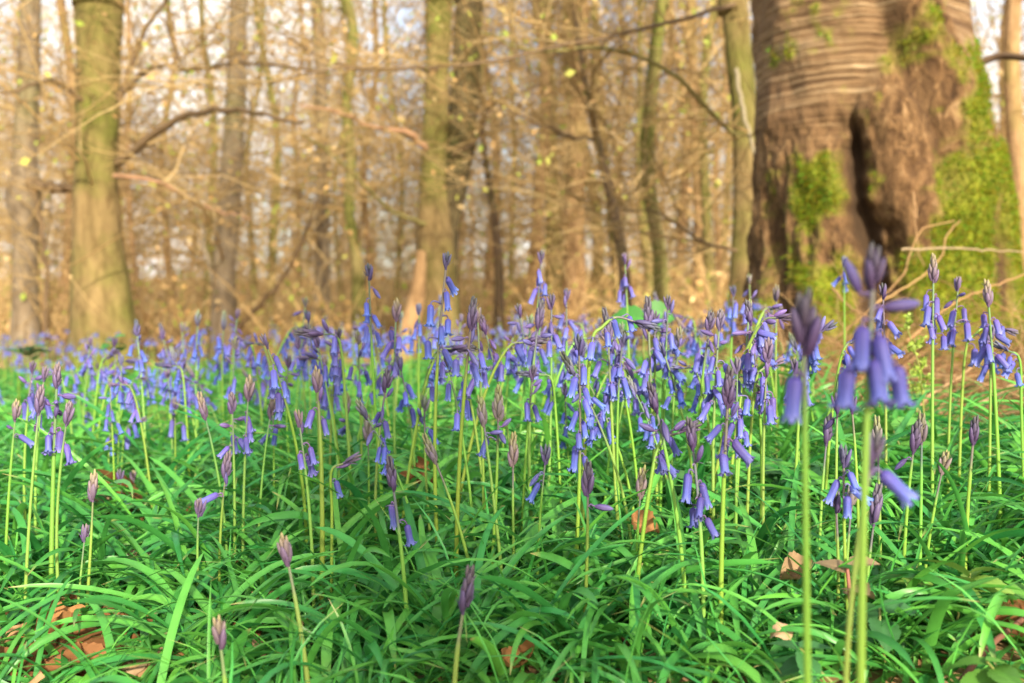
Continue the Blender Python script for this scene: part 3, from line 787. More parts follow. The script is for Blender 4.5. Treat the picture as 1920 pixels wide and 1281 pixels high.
# ------------------------------------------------------------------ dead leaves
def dead_leaf(g, L=0.06, W=0.04, colour=(0.45, 0.22, 0.09), curl=1.0):
    nu, nv = 15, 11
    u = np.linspace(0, 1, nu); v = np.linspace(-1, 1, nv)
    U, Vv = np.meshgrid(u, v, indexing='ij')
    wd = W / 2 * np.sin(np.pi * np.clip(U, 0.02, 0.98) ** 0.85) ** 0.75 * (1 + 0.10 * np.sin(U * 40))
    xx = (U - 0.5) * L; yy = Vv * wd
    a, b_, c_ = g.uniform(-1, 1, 3)
    zz = curl * (0.35 * W * Vv ** 2 * (0.4 + a) + 0.25 * L * (U - 0.5) ** 2 * 4 * (0.3 + b_) * 0.5 + 0.06 * L * np.sin(6 * U + 3 * c_) * Vv + 0.02 * L * np.cos(14 * U) * np.abs(Vv))
    zz = zz - 0.03 * W * np.exp(-(Vv * 5) ** 2)
    P = np.stack([xx, yy, zz], -1).reshape(-1, 3)
    idx = np.arange(nu * nv).reshape(nu, nv)
    F = np.stack([idx[:-1, :-1], idx[:-1, 1:], idx[1:, 1:], idx[1:, :-1]], -1).reshape(-1, 4)
    col = np.array(colour)[None] * (1 - 0.3 * np.exp(-(Vv.reshape(-1, 1) * 6) ** 2)) * g.uniform(0.85, 1.15)
    return P, F, col
DL = [(0.40, 0.20, 0.08), (0.30, 0.135, 0.055), (0.46, 0.28, 0.14), (0.48, 0.32, 0.19), (0.26, 0.12, 0.05)]
g = np.random.default_rng(9)
mb = MB()
def litter(n, xs, ys, z=0.004, s=(0.035, 0.07)):
    for x, y in zip(xs, ys):
        if x > 0 and y < 1.0: continue
        P, F, C = dead_leaf(g, g.uniform(*s) * 0.8, g.uniform(0.016, 0.032), DL[g.integers(0, 5)], 1.5)
        rot = np.array(Euler((g.normal() * 0.35, g.normal() * 0.35, g.uniform(0, 6.28))).to_matrix())
        mb.add(P @ rot.T + np.array([x, y, ground(x, y) + 0.012 + g.uniform(0, 0.012)]), F, C)
n = 900
y = np.sqrt(g.uniform(0.74 ** 2, 3.2 ** 2, n)); litter(520, (g.uniform(-0.95, 0.95, n) * (y + 0.2))[:520], y[:520])
litter(130, g.normal(-0.42, 0.08, 130), np.clip(g.normal(0.93, 0.06, 130), 0.86, 1.2), s=(0.024, 0.05)); litter(110, g.normal(-0.58, 0.12, 110), g.normal(1.5, 0.12, 110))
litter(460, g.uniform(0.45, 2.2, 460), g.uniform(1.2, 3.2, 460))
tag(obj('leaf_litter', mb.mesh('leaf_litter'), M['dry']), 'scattered brown fallen leaves lying between the plants', 'leaf litter', kind='stuff')

def gd(y_px):  # depth at which level ground is seen at this row
    return H * FPX / (y_px - HOR)
HERO_DL = [  # x, y, depth, length, width, colour, tilt, label
    (200, 935, 1.42, 0.075, 0.05, 3, 1.2, 'pale tan curled fallen leaf standing upright among the left leaves'),
    (258, 935, 1.40, 0.080, 0.045, 1, 1.0, 'twisted russet fallen leaf beside the pale curled one'),
    (270, 985, 1.36, 0.070, 0.045, 0, 0.7, 'orange brown fallen leaf below the twisted russet one'),
    (215, 1005, 1.34, 0.065, 0.045, 0, 0.3, 'flat orange brown fallen leaf below the pale curled one'),
    (452, 1065, 1.10, 0.062, 0.040, 1, 1.1, 'reddish fallen leaf propped between two stems at left centre'),
    (790, 885, 1.25, 0.065, 0.042, 1, 0.9, 'dark russet fallen leaf behind the leaning green bud spike'),
    (806, 908, 1.24, 0.055, 0.035, 4, 0.5, 'dark brown fallen leaf touching the russet one'),
    (1208, 985, 0.97, 0.060, 0.040, 0, 0.8, 'orange brown fallen leaf under the dark flower cluster'),
    (1492, 1075, 0.88, 0.055, 0.038, 3, 0.9, 'pale buff fallen leaf behind the blurred stem'),
    (1470, 1180, 0.76, 0.04, 0.028, 3, 0.5, 'small pale crumpled leaf lying left of the blurred stem'),
    (1912, 1160, 0.80, 0.075, 0.05, 4, 1.2, 'dark reddish fallen leaf standing at the right edge'),
    (1700, 850, 1.6, 0.08, 0.055, 3, 0.6, 'large pale fallen leaf under the right hand flowers'),
    (1590, 850, 1.55, 0.09, 0.06, 0, 0.5, 'big orange fallen leaf behind the foreground stems'),
    (1760, 865, 1.5, 0.07, 0.05, 0, 0.4, 'orange fallen leaf right of the pair of dark buds'),
    (975, 1245, 0.80, 0.05, 0.035, 0, 0.7, 'small brown fallen leaf at the very bottom centre'),
    (105, 1185, 0.92, 0.07, 0.05, 0, 0.4, 'orange fallen leaf on the bare patch, upper one'),
    (75, 1215, 0.90, 0.065, 0.045, 1, 0.5, 'russet fallen leaf on the bare patch at lower left'),
    (160, 1225, 0.90, 0.06, 0.045, 4, 0.3, 'dark brown fallen leaf on the bare patch'),
    (270, 1075, 1.12, 0.06, 0.045, 3, 0.3, 'pale fallen leaf below the short purple bud'),
]
for x, y, d, L, W, ci, tilt, lab in HERO_DL:
    P, F, C = dead_leaf(g, L * (0.55 if x > 600 or y > 1150 else 0.75), W * (0.55 if x > 600 or y > 1150 else 0.75), DL[ci], 2.6)
    p = at(x, y, d)
    o = obj('fallen_leaf', mesh('fallen_leaf', P, F, C), M['dry'], None, p, (tilt, g.normal() * 0.4, g.uniform(-0.6, 0.6)))
    tag(o, lab, 'leaf', 'brown fallen leaves')

# ------------------------------------------------------------------ dry bracken, twigs and stems by the old tree
g = np.random.default_rng(21)
mb = MB()
n = 750
bx = g.uniform(0.55, 2.1, n); by = g.uniform(1.7, 3.3, n)
P = np.stack([bx, by, ground(bx, by) + g.uniform(0, 0.10, n)], 1)[:, None].repeat(2, 1); P[:, 1, 2] += 0.02
Q, q = grow(P, np.full((n, 2), 0.01), n * 2, g, (0.12, 0.5), (-0.25, 0.75), (0.0008, 0.0024), 7, 0.08, 0.22, 0, 1)
v_, f_ = tubes(Q, q, 4)
bc_ = np.array([[0.40, 0.23, 0.10], [0.50, 0.33, 0.16], [0.30, 0.16, 0.07]])
mb.add(v_, f_, np.repeat(bc_[g.integers(0, 3, len(Q))] * g.uniform(0.7, 1.2, (len(Q), 1)), 28, 0))
T, t_ = grow(Q, q, n * 5, g, (0.03, 0.10), (-0.8, 0.6), (0.0006, 0.0011), 4, 0.05, 0.3, 0.1, 1)
v_, f_ = tubes(T, t_, 3); mb.add(v_, f_, np.repeat(bc_[g.integers(0, 3, len(T))], 12, 0))
tag(obj('bracken_litter', mb.mesh('bracken_litter'), M['dry']), 'tangle of dead orange bracken heaped at the foot of the cherry', 'bracken', kind='stuff')
DRY = [
    ([(1690, 468, 2.5), (1780, 466, 2.5), (1860, 470, 2.5), (1930, 472, 2.5)], 0.0035, (0.40, 0.30, 0.18), 'straight grey dry stem crossing level before the cherry'),
    ([(1560, 640, 2.7), (1620, 590, 2.65), (1690, 520, 2.6), (1705, 480, 2.6), (1730, 430, 2.6), (1790, 415, 2.6)], 0.003, (0.46, 0.28, 0.13), 'arched dry stem rising to the cleft of the cherry'),
    ([(1640, 570, 2.6), (1720, 525, 2.6), (1765, 480, 2.6), (1775, 440, 2.6), (1800, 415, 2.6)], 0.003, (0.50, 0.32, 0.14), 'hooked tan stem right of the arched one'),
    ([(1720, 410, 2.6), (1712, 360, 2.6), (1722, 470, 2.6), (1735, 500, 2.6)], 0.002, (0.45, 0.28, 0.14), 'short upright dry stem before the mossy lobe'),
    ([(1700, 640, 2.4), (1780, 575, 2.4), (1850, 540, 2.4), (1940, 510, 2.4)], 0.004, (0.44, 0.26, 0.12), 'long slanting dry stem behind the right hand flowers'),
    ([(1560, 540, 2.6), (1600, 580, 2.55), (1680, 610, 2.5), (1760, 600, 2.5)], 0.003, (0.34, 0.2, 0.1), 'sagging dark dry stem at the foot of the cherry'),
    ([(1830, 760, 2.0), (1870, 740, 2.0), (1900, 720, 2.0), (1950, 690, 2.0)], 0.004, (0.50, 0.36, 0.2), 'thick pale dry stem lying at the right edge'),
    ([(1690, 800, 1.8), (1740, 745, 1.85), (1820, 690, 1.9), (1850, 640, 1.9)], 0.0035, (0.42, 0.27, 0.14), 'dry stem slanting between the two pairs of right hand flowers'),
]
for rows, r, c, lab in DRY:
    q = MB(); branch_px(q, rows, r, r * 0.5, c, 22, 6)
    V_, F_, C_ = q.arrays(); b0 = V_[0]
    tag(obj('dry_stem', mesh('dry_stem', V_ - b0, F_, C_), M['dry'], None, b0), lab, 'dry stem', 'dead stems by the old tree')
q = MB(); branch_px(q, [(1790, 1300, 0.72), (1830, 1240, 0.74), (1880, 1190, 0.76), (1935, 1150, 0.78)], 0.0028, 0.002, (0.16, 0.075, 0.05), 16, 7, 0.1)
V_, F_, C_ = q.arrays()
tag(obj('fallen_twig', mesh('fallen_twig', V_ - V_[0], F_, C_), M['twig'], None, V_[0]), 'dark red fallen twig in the lower right corner', 'twig')

# ------------------------------------------------------------------ broad-leaved seedlings
def broad_leaf(L, W, colour, teeth=14, fold=0.25, droop=0.3, nu=29, nv=9):
    u = np.linspace(0, 1, nu); v = np.linspace(-1, 1, nv)
    U, Vv = np.meshgrid(u, v, indexing='ij')
    wd = W / 2 * np.sin(np.pi * np.clip(U, 0.005, 0.995) ** 0.7) ** 0.8
    saw = 1 - 0.16 * ((U * teeth) % 1.0) * (np.abs(Vv) > 0.99)
    yy = Vv * wd * saw
    vein = 0.012 * L * np.cos((U * 9 - np.abs(Vv) * 2.2) * 2 * np.pi) * np.abs(Vv) ** 0.7 * (1 - U)
    xx = U * L; zz = fold * np.abs(yy) - droop * L * U ** 2 + vein
    P = np.stack([xx, yy, zz], -1).reshape(-1, 3)
    idx = np.arange(nu * nv).reshape(nu, nv)
    F = np.stack([idx[:-1, :-1], idx[1:, :-1], idx[1:, 1:], idx[:-1, 1:]], -1).reshape(-1, 4)
    c = np.array(colour)[None] * (1 + 0.22 * np.exp(-(Vv.reshape(-1, 1) * 8) ** 2)) * (1 + 10 * vein.reshape(-1, 1) / L * 0.9)
    return P, F, c
def seedling(base_px, top_px, d, n, L, W, colour, lab, name='bramble_plant', cat='bramble', elev=0.25, stemc=(0.25, 0.28, 0.08), seed=1, spread=0.35, azs=None, r=0.0014, roll=0.15):
    g = np.random.default_rng(seed)
    top = at(*top_px, d); b0 = at(*base_px, d); b0[2] = min(b0[2], top[2] - 0.02)
    root = empty(name, b0, lab, cat)
    P = resample([b0, (b0 + top) / 2 + g.normal(size=3) * 0.006, top], 12)
    v_, f_ = tubes(P[None], np.linspace(r, r * 0.7, 12)[None], 6)
    obj('stem', MB().add(v_, f_, stemc).mesh('herb_stem', off=b0), M['herb'], root)
    for k in range(n):
        s = 1 - spread * (k / max(n - 1, 1)) * 1.0
        P_, F_, C_ = broad_leaf(L * g.uniform(0.75, 1.1), W * g.uniform(0.8, 1.1), np.array(colour) * g.uniform(0.85, 1.15), droop=g.uniform(0.1, 0.45))
        az = azs[k] if azs else k * 2.4 + g.uniform(-0.4, 0.4)
        p = P[int(round(s * 11))] - b0
        obj('leaf', mesh('herb_leaf', P_, F_, C_), M['herb'], root, p, (roll * (1 if math.cos(az) > 0 else -1) + g.normal() * 0.25, -elev - g.uniform(-0.2, 0.2), az))
    return root
GRN = (0.12, 0.30, 0.05); DGR = (0.05, 0.17, 0.05); LGR = (0.22, 0.38, 0.07); RGR = (0.28, 0.20, 0.11)
seedling((1592, 1200), (1588, 1060), 0.80, 4, 0.032, 0.024, RGR, 'reddish young bramble shoot behind the two blurred stems', seed=2, elev=0.2, stemc=(0.40, 0.16, 0.12), r=0.0022)
seedling((1765, 1200), (1745, 1085), 0.84, 6, 0.038, 0.024, LGR, 'fresh green bramble shoot with pleated leaves below the dark pair of buds', seed=3)
seedling((1830, 1210), (1818, 1075), 0.83, 6, 0.036, 0.023, LGR, 'bramble shoot with folded pale green leaves under the single dark bud', seed=4, elev=0.45)
seedling((1660, 1240), (1650, 1140), 0.78, 5, 0.034, 0.026, DGR, 'low bramble with dark crinkled leaves right of the blurred stems', seed=5, elev=-0.1)
seedling((1900, 1230), (1890, 1110), 0.82, 6, 0.040, 0.026, GRN, 'bramble with broad toothed leaves at the right edge', seed=6, elev=0.1)
seedling((1560, 1280), (1500, 1215), 0.72, 5, 0.034, 0.022, DGR, 'low dark bramble at the bottom between the blurred stems', seed=7, elev=0.0)
seedling((1880, 1300), (1850, 1240), 0.70, 5, 0.036, 0.024, GRN, 'low green bramble in the lower right corner', seed=17, elev=0.05)
seedling((1290, 800), (1290, 720), 1.45, 4, 0.085, 0.055, GRN, 'broad soft green leaves behind the crowded flower cluster', 'broadleaf_seedling', 'seedling', seed=8, elev=0.35, azs=[0.35, 2.7, -0.6, 4.0], roll=0.6)
seedling((1270, 960), (1265, 900), 1.25, 4, 0.08, 0.06, (0.08, 0.22, 0.07), 'low dull green broad leaves left of the crowded flower cluster', 'broadleaf_seedling', 'seedling', seed=9, elev=0.1)
seedling((1215, 720), (1210, 585), 1.75, 3, 0.065, 0.052, (0.06, 0.24, 0.04), 'tall seedling with one big bright green leaf by the nodding flower', 'broadleaf_seedling', 'seedling', seed=10, elev=-0.1, azs=[-0.15, 2.95, 0.9], spread=0.1, r=0.002, roll=1.0)
seedling((222, 720), (210, 635), 2.6, 6, 0.055, 0.035, (0.05, 0.20, 0.04), 'dark leafy seedling before the foot of the stout beech', 'broadleaf_seedling', 'seedling', seed=11)
seedling((60, 710), (50, 655), 3.2, 7, 0.085, 0.055, (0.06, 0.18, 0.05), 'leafy seedling beneath the burred trunk at left', 'broadleaf_seedling', 'seedling', seed=12)
seedling((1480, 960), (1470, 880), 1.2, 5, 0.07, 0.05, (0.07, 0.22, 0.07), 'low dull green leaves left of the blurred bell', 'broadleaf_seedling', 'seedling', seed=13, elev=0.15)
seedling((1690, 860), (1672, 800), 1.35, 4, 0.085, 0.04, (0.12, 0.34, 0.06), 'bright toothed leaves behind the right hand blurred bell', 'broadleaf_seedling', 'seedling', seed=14, elev=0.2, azs=[0.1, 3.0, 1.0, -0.7])
seedling((1490, 740), (1490, 690), 1.7, 5, 0.075, 0.05, (0.14, 0.33, 0.06), 'light green leaves at the left foot of the cherry', 'broadleaf_seedling', 'seedling', seed=15, elev=0.3)
seedling((870, 780), (860, 730), 1.9, 5, 0.07, 0.05, (0.07, 0.22, 0.05), 'low leafy seedling among the middle flowers', 'broadleaf_seedling', 'seedling', seed=16, elev=0.3)

def fern(x, y, x2, y2, d, lab, seed):
    g = np.random.default_rng(seed)
    b0 = at(x, y, d); top = at(x2, y2, d)
    root = empty('young_fern', b0, lab, 'fern')
    P = resample([b0, b0 * 0.4 + top * 0.6 + np.array([0.01, 0, 0]), top], 16)
    v_, f_ = tubes(P[None], np.linspace(0.0016, 0.0008, 16)[None], 5)
    obj('stem', MB().add(v_, f_, (0.30, 0.34, 0.08)).mesh('fern_stem', off=b0), M['herb'], root)
    for k in range(7):
        p = P[6 + k * 9 // 7 + 0] if k < 6 else P[-1]
        mb = MB(); sdn = 1 if k % 2 else -1
        dr = np.array([sdn * 0.9, g.normal() * 0.4, 0.35]); dr /= np.linalg.norm(dr)
        if k == 6: dr = np.array([0.3, 0, 0.9])
        for j in range(6):
            c0 = p - b0 + dr * 0.0035 * j
            for s in (-1, 1):
                cc = c0[None] + g.normal(size=(4, 3)) * 0.0025 + np.array([0, 0, s * 0.003])
                v_, f_ = flecks(cc, 0.0032, g=g, aspect=0.8); mb.add(v_, f_, np.repeat(np.array([[0.30, 0.42, 0.06]]) * g.uniform(0.8, 1.2, (4, 1)), 4, 0))
        obj('frond', mb.mesh('fern_frond'), M['herb'], root)
fern(1735, 850, 1700, 610, 1.5, 'bright lime young fern between the blurred bell and the pinkish flowers', 1)
fern(1480, 760, 1490, 640, 1.8, 'lime young fern at the left foot of the cherry', 2)

# ------------------------------------------------------------------ bluebells
BLUE = np.array([0.150, 0.195, 0.66]); VIO = np.array([0.125, 0.10, 0.43]); PALE = np.array([0.29, 0.34, 0.80])
def pedicel(end, tilt, r=0.0007, n=7):
    t = np.linspace(0, 1, n)[:, None]
    a = np.zeros(3); d = np.array([math.sin(tilt), 0, -math.cos(tilt)])
    c = np.array([end[0] * 0.5, 0, max(end[2], 0) + 0.003]); c2 = end - d * 0.004
    P = (1 - t) ** 3 * a + 3 * (1 - t) ** 2 * t * c + 3 * (1 - t) * t ** 2 * c2 + t ** 3 * end
    return tubes(P[None], np.full((1, n), r), 5)
def roty(V, tilt):   # -Z turned towards +X by tilt
    c, s = math.cos(tilt), math.sin(tilt)
    x, y, z = V.T
    return np.stack([x * c - z * s, y, x * s + z * c], 1)
def bell_shape(flare=1.0, L=0.0150, seed=0):
    g = np.random.default_rng(seed)
    nt_ = 24
    th = np.arange(nt_) * 2 * np.pi / nt_
    phi = ((th * 6 / (2 * np.pi) + 0.5) % 1.0 - 0.5) * 2        # -1..1 inside a petal
    tube = [(0, 0.0010), (0.0005, 0.0022), (0.0016, 0.0031), (0.004, 0.0034), (0.008, 0.0033), (0.0108, 0.0032), (0.0122, 0.0034)]
    k = L / 0.0150
    rows, cols = [], []
    for s, r in tube:
        rr = r * (1 + 0.05 * np.cos(6 * th)) 
        rows.append(np.stack([rr * np.cos(th), rr * np.sin(th), np.full(nt_, -s * k)], 1))
        f = s / 0.0125
        cc = VIO * (1 - f) + BLUE * f
        cols.append(cc[None] * (1 - 0.22 * np.exp(-(phi[:, None] * 3.5) ** 2)))
    for t in (0.25, 0.5, 0.75, 1.0):
        Lp = 1 - 0.88 * np.abs(phi) ** 2.2
        q = t * Lp
        rr = 0.0034 + flare * 0.0044 * q ** 1.7 + (1 - flare) * 0.0003 * q
        zz = -(0.0125 + 0.0034 * np.sin(np.clip(q, 0, 1) * (1.4 + 1.25 * flare))) * k
        rows.append(np.stack([rr * np.cos(th), rr * np.sin(th), zz], 1))
        cc = BLUE * (1 - t) + PALE * t
        cols.append(cc[None] * (1 - 0.18 * np.exp(-(phi[:, None] * 3.5) ** 2)))
    V = np.concatenate(rows); n = len(rows)
    idx = np.arange(n * nt_).reshape(n, nt_)
    F = np.stack([idx[:-1], idx[1:], np.roll(idx[1:], -1, 1), np.roll(idx[:-1], -1, 1)], -1).reshape(-1, 4)
    return V, F, np.concatenate(cols)
def bud_shape(L=0.013, r=0.0026, c0=None, c1=None, nt_=12, n=9):
    c0 = np.array([0.13, 0.09, 0.28]) if c0 is None else np.array(c0); c1 = np.array([0.20, 0.19, 0.50]) if c1 is None else np.array(c1)
    th = np.arange(nt_) * 2 * np.pi / nt_
    rows, cols = [], []
    for i in range(n):
        t = i / (n - 1)
        rr = r * (np.sin(np.pi * np.clip(t * 0.9 + 0.07, 0, 1)) ** 0.6) * (1.0 - 0.15 * t) if i < n - 1 else r * 0.12
        rr = rr * (1 + 0.07 * np.cos(6 * th))
        rows.append(np.stack([rr * np.cos(th), rr * np.sin(th), np.full(nt_, -t * L)], 1))
        cols.append((c0 * (1 - t) + c1 * t)[None] * (0.9 + 0.15 * np.cos(6 * th))[:, None])
    V = np.concatenate(rows); idx = np.arange(n * nt_).reshape(n, nt_)
    F = np.stack([idx[:-1], idx[1:], np.roll(idx[1:], -1, 1), np.roll(idx[:-1], -1, 1)], -1).reshape(-1, 4)
    return V, F, np.concatenate(cols)
def bract(L, d, colour, w_=0.0009):
    """small pointed strip leaving the origin along d, curling"""
    t = np.linspace(0, 1, 6)[:, None]; d = np.array(d, float); d /= np.linalg.norm(d)
    P = d * t * L + np.array([0, 0, -0.35 * L]) * t ** 2
    s = np.cross(d, [0, 0, 1.0]); s /= np.linalg.norm(s) + 1e-9
    wv = w_ * (1 - t ** 2) + 0.0001
    V = np.stack([P - s * wv, P + s * wv], 1).reshape(-1, 3); i = np.arange(12).reshape(6, 2)
    F = np.stack([i[:-1, 0], i[:-1, 1], i[1:, 1], i[1:, 0]], -1)
    return V, F, np.tile(np.array(colour), (12, 1))
def flower(kind, end, tilt, flare=1.0, L=0.015, seed=0, **kw):
    end = np.array(end, float)
    mb = MB()
    v_, f_ = pedicel(end, tilt); mb.add(v_, f_, (0.20, 0.15, 0.34))
    V, F, C = bell_shape(flare, L, seed) if kind == 'bell' else bud_shape(L, **kw)
    mb.add(roty(V, tilt) + end, F, C)
    g = np.random.default_rng(seed)
    mb.add(*bract(0.011, (0.8, 0.5, 0.5), (0.26, 0.20, 0.40))); mb.add(*bract(0.007, (0.7, -0.6, 0.2), (0.30, 0.24, 0.45)))
    me = mb.mesh(kind); me.materials.append(M['petal']); return me
BELLS = [flower('bell', (0.0045, 0, -0.001), R(8), 0.9, 0.0180, 1), flower('bell', (0.006, 0, 0.001), R(16), 0.5, 0.0180, 2), flower('bell', (0.009, 0, -0.003), R(10), 1.0, 0.0170, 3),
         flower('bell', (0.006, 0, 0.002), R(48), 0.5, 0.0185, 4), flower('bell', (0.0045, 0, 0.001), R(10), 0.25, 0.0185, 5), flower('bell', (0.012, 0, 0.0), R(5), 1.0, 0.0165, 6)]
BUDS = [flower('bud', (0.006, 0, 0.002), R(95), L=0.0155, r=0.0027, seed=1), flower('bud', (0.006, 0, 0.003), R(120), L=0.014, r=0.0026, seed=2),
        flower('bud', (0.006, 0, 0.001), R(40), L=0.0155, r=0.0029, seed=3), flower('bud', (0.005, 0, 0.003), R(158), L=0.0145, r=0.0025, seed=4)]
PAL = {'dark': ((0.085, 0.05, 0.135), (0.14, 0.10, 0.25), (0.12, 0.13, 0.11)), 'lilac': ((0.10, 0.075, 0.17), (0.15, 0.12, 0.28), (0.22, 0.20, 0.18)),
       'cream': ((0.12, 0.085, 0.16), (0.18, 0.145, 0.24), (0.34, 0.34, 0.15)), 'green': ((0.17, 0.14, 0.15), (0.20, 0.16, 0.24), (0.26, 0.31, 0.09))}
def spike(pal, seed, L=0.034, n=11, fat=1.0, loose=0.0):
    g = np.random.default_rng(seed)
    mb = MB(); lo, mid, tip = (np.array(c) for c in PAL[pal])
    t = np.linspace(0, 1, 8)[:, None]
    v_, f_ = tubes((t * np.array([[0, 0, L * 0.85]]))[None], np.linspace(0.0013, 0.0006, 8)[None], 6); mb.add(v_, f_, lo * 0.8)
    for k in range(n):
        f = k / (n - 1)
        z0 = L * (0.02 + 0.68 * f)
        bl = (0.0165 - 0.0085 * f) * g.uniform(0.9, 1.1); br = (0.0027 - 0.0012 * f) * fat
        az = k * 2.4 + g.uniform(-0.3, 0.3)
        ang = R(180) - (0.20 - 0.14 * f + loose * (1 - f) * g.uniform(0.5, 1.5)) * g.uniform(0.8, 1.2)
        ca = lo * (1 - f) + (lo * 0.5 + tip * 0.5) * f; cb = mid * (1 - f) + tip * f
        V, F, C = bud_shape(bl, br, ca, cb, 9, 8)
        V = roty(V, ang) + np.array([0.0016 * fat, 0, z0])
        c_, s_ = math.cos(az), math.sin(az)
        V = V @ np.array([[c_, s_, 0], [-s_, c_, 0], [0, 0, 1]])
        mb.add(V, F, C)
        if k % 2 == 0:
            V, F, C = bract(bl * 0.9, (0.5, 0.2, 1.0), ca * 1.25, 0.0008)
            mb.add((V + np.array([0.003, 0, z0])) @ np.array([[c_, s_, 0], [-s_, c_, 0], [0, 0, 1]]), F, C)
    me = mb.mesh('bud_spike'); me.materials.append(M['spike']); return me
SPIKES = {p: [spike(p, 10 * i + s, L, n, 1.0, lo) for s, (L, n, lo) in enumerate([(0.034, 11, 0.0), (0.028, 9, 0.10), (0.040, 13, 0.02)])] for i, p in enumerate(PAL)}
SMALL = {p: [spike(p, 90 + 7 * i, 0.017, 6, 0.75, 0.1)] for i, p in enumerate(PAL)}

def stem_mesh(P, r0, r1, race, dark):
    """tube along P with a purplish upper part (race: where it begins, 0..1)"""
    K = len(P)
    v_, f_ = tubes(P[None], 1.12 * np.linspace(r0, r1, K)[None] * np.where(np.linspace(0, 1, K) > race, 0.8, 1.0)[None], 8)
    t = np.linspace(0, 1, K)[:, None]
    c = np.array([[0.29, 0.43, 0.055]]) * (1 - t) + np.array([[0.21, 0.38, 0.06]]) * t
    lowpale = np.clip(1 - t / 0.12, 0, 1); c = c * (1 - lowpale * 0.3) + np.array([[0.5, 0.52, 0.25]]) * lowpale * 0.3
    f = np.clip((t - race * 0.94) / 0.08, 0, 1) * dark
    c = c * (1 - f) + np.array([[0.17, 0.12, 0.16]]) * f
    me = MB().add(v_, f_, np.repeat(c, 8, 0)).mesh('stem'); me.materials.append(M['stem']); return me

def curve(b, tip, nod=None, bow=0.0, K=26):
    """stem centre line from b to tip, local to b; nod = (dx, dz) end offset of an arched-over top"""
    e = np.asarray(tip) - np.asarray(b)
    ctrl = np.array([e[0] * 0.25 + bow, e[1] * 0.3, e[2] * 0.5])
    t = np.linspace(0, 1, K)[:, None]
    P = 2 * (1 - t) * t * ctrl + t ** 2 * e
    return P

counts = {'n': 0}
def bluebell(P, race_len, nbell, nbud, pal, lab, root_loc, yaw=None, tint=(1, 1, 1), stem=None, r0=0.0019, small=False, face=None, seed=0, sc=1.0, group='bluebells in flower', spread=None, big=1.0, extra=()):
    g = np.random.default_rng(seed)
    root = empty('bluebell', root_loc, lab, 'bluebell', group)
    seg = np.linalg.norm(np.diff(P, axis=0), axis=1); cum = np.concatenate([[0], np.cumsum(seg)]); tot = cum[-1]
    race = 1 - race_len / tot
    if stem is None: stem = stem_mesh(P, r0, r0 * 0.62, race if nbell + nbud else 1 - 0.02 / tot, 0.85 if pal in ('dark', 'green') else 0.45)
    so = obj('stem', stem, None, root); so.color = (float(g.uniform(0.65, 0.98)), float(g.uniform(0.8, 1.05)), float(g.uniform(0.7, 1.3)), 1)
    def pt(dist):
        i = min(max(int(np.searchsorted(cum, dist)) - 1, 0), len(P) - 2); t = (dist - cum[i]) / max(seg[i], 1e-6)
        return P[i] * (1 - t) + P[i + 1] * t, (P[i + 1] - P[i]) / max(seg[i], 1e-6)
    tc = (*[float(x) for x in tint], 1)
    m_ = nbell + nbud
    a0 = g.uniform(0, 6.28)
    for k in range(m_):
        f = (k + 0.3) / m_
        p, tg = pt(tot - race_len + f * (race_len - 0.004))
        az = a0 + k * 2.25 + g.normal() * 0.4
        if face is not None: az = face + g.normal() * 0.7
        bell = k < nbell
        me = BELLS[int(g.integers(0, len(BELLS)))] if bell else BUDS[int(g.integers(0, len(BUDS)))]
        o = obj('bell' if bell else 'bud', me, None, root, p, (g.normal() * 0.18, g.normal() * 0.18, az), (lambda q_: (q_ * 0.9, q_ * 0.9 * float(g.uniform(0.9, 1.1)), q_ * float(g.uniform(0.85, 1.2))))(float(g.uniform(0.88, 1.14)) * big))
        jt = g.uniform(0.78, 1.18); o.color = (tc[0] * jt * float(g.uniform(0.9, 1.2)), tc[1] * jt, tc[2] * jt * float(g.uniform(0.92, 1.05)), 1)
    for dist, kind, k, az in extra:
        p, tg = pt(tot - dist)
        o = obj(kind, (BELLS if kind == 'bell' else BUDS)[k], None, root, p, (g.normal() * 0.05, g.normal() * 0.05, R(az)), big); o.color = tc
    p, tg = pt(tot - 0.001)
    q = Vector(tg).to_track_quat('Z', 'Y')
    sp = (SMALL if small else SPIKES)[pal]
    o = obj('bud_spike', sp[int(g.integers(0, len(sp)))], None, root, p, q.to_euler(), float(g.uniform(0.9, 1.1)) * (1.0 if nbell + nbud == 0 and extra and race_len > 0.05 else 1.25 if extra else 1.0))
    o.color = tc
    root.scale = (sc,) * 3
    if yaw is not None: root.rotation_euler.z = yaw
    counts['n'] += 1
    return root

T0 = (1, 1, 1); TP = (1.12, 0.98, 1.0); TD = (0.75, 0.7, 0.75); TB = (0.85, 1.05, 1.1)  # TP: sunlight put into petal colour as pink; TD: darker for closer plants
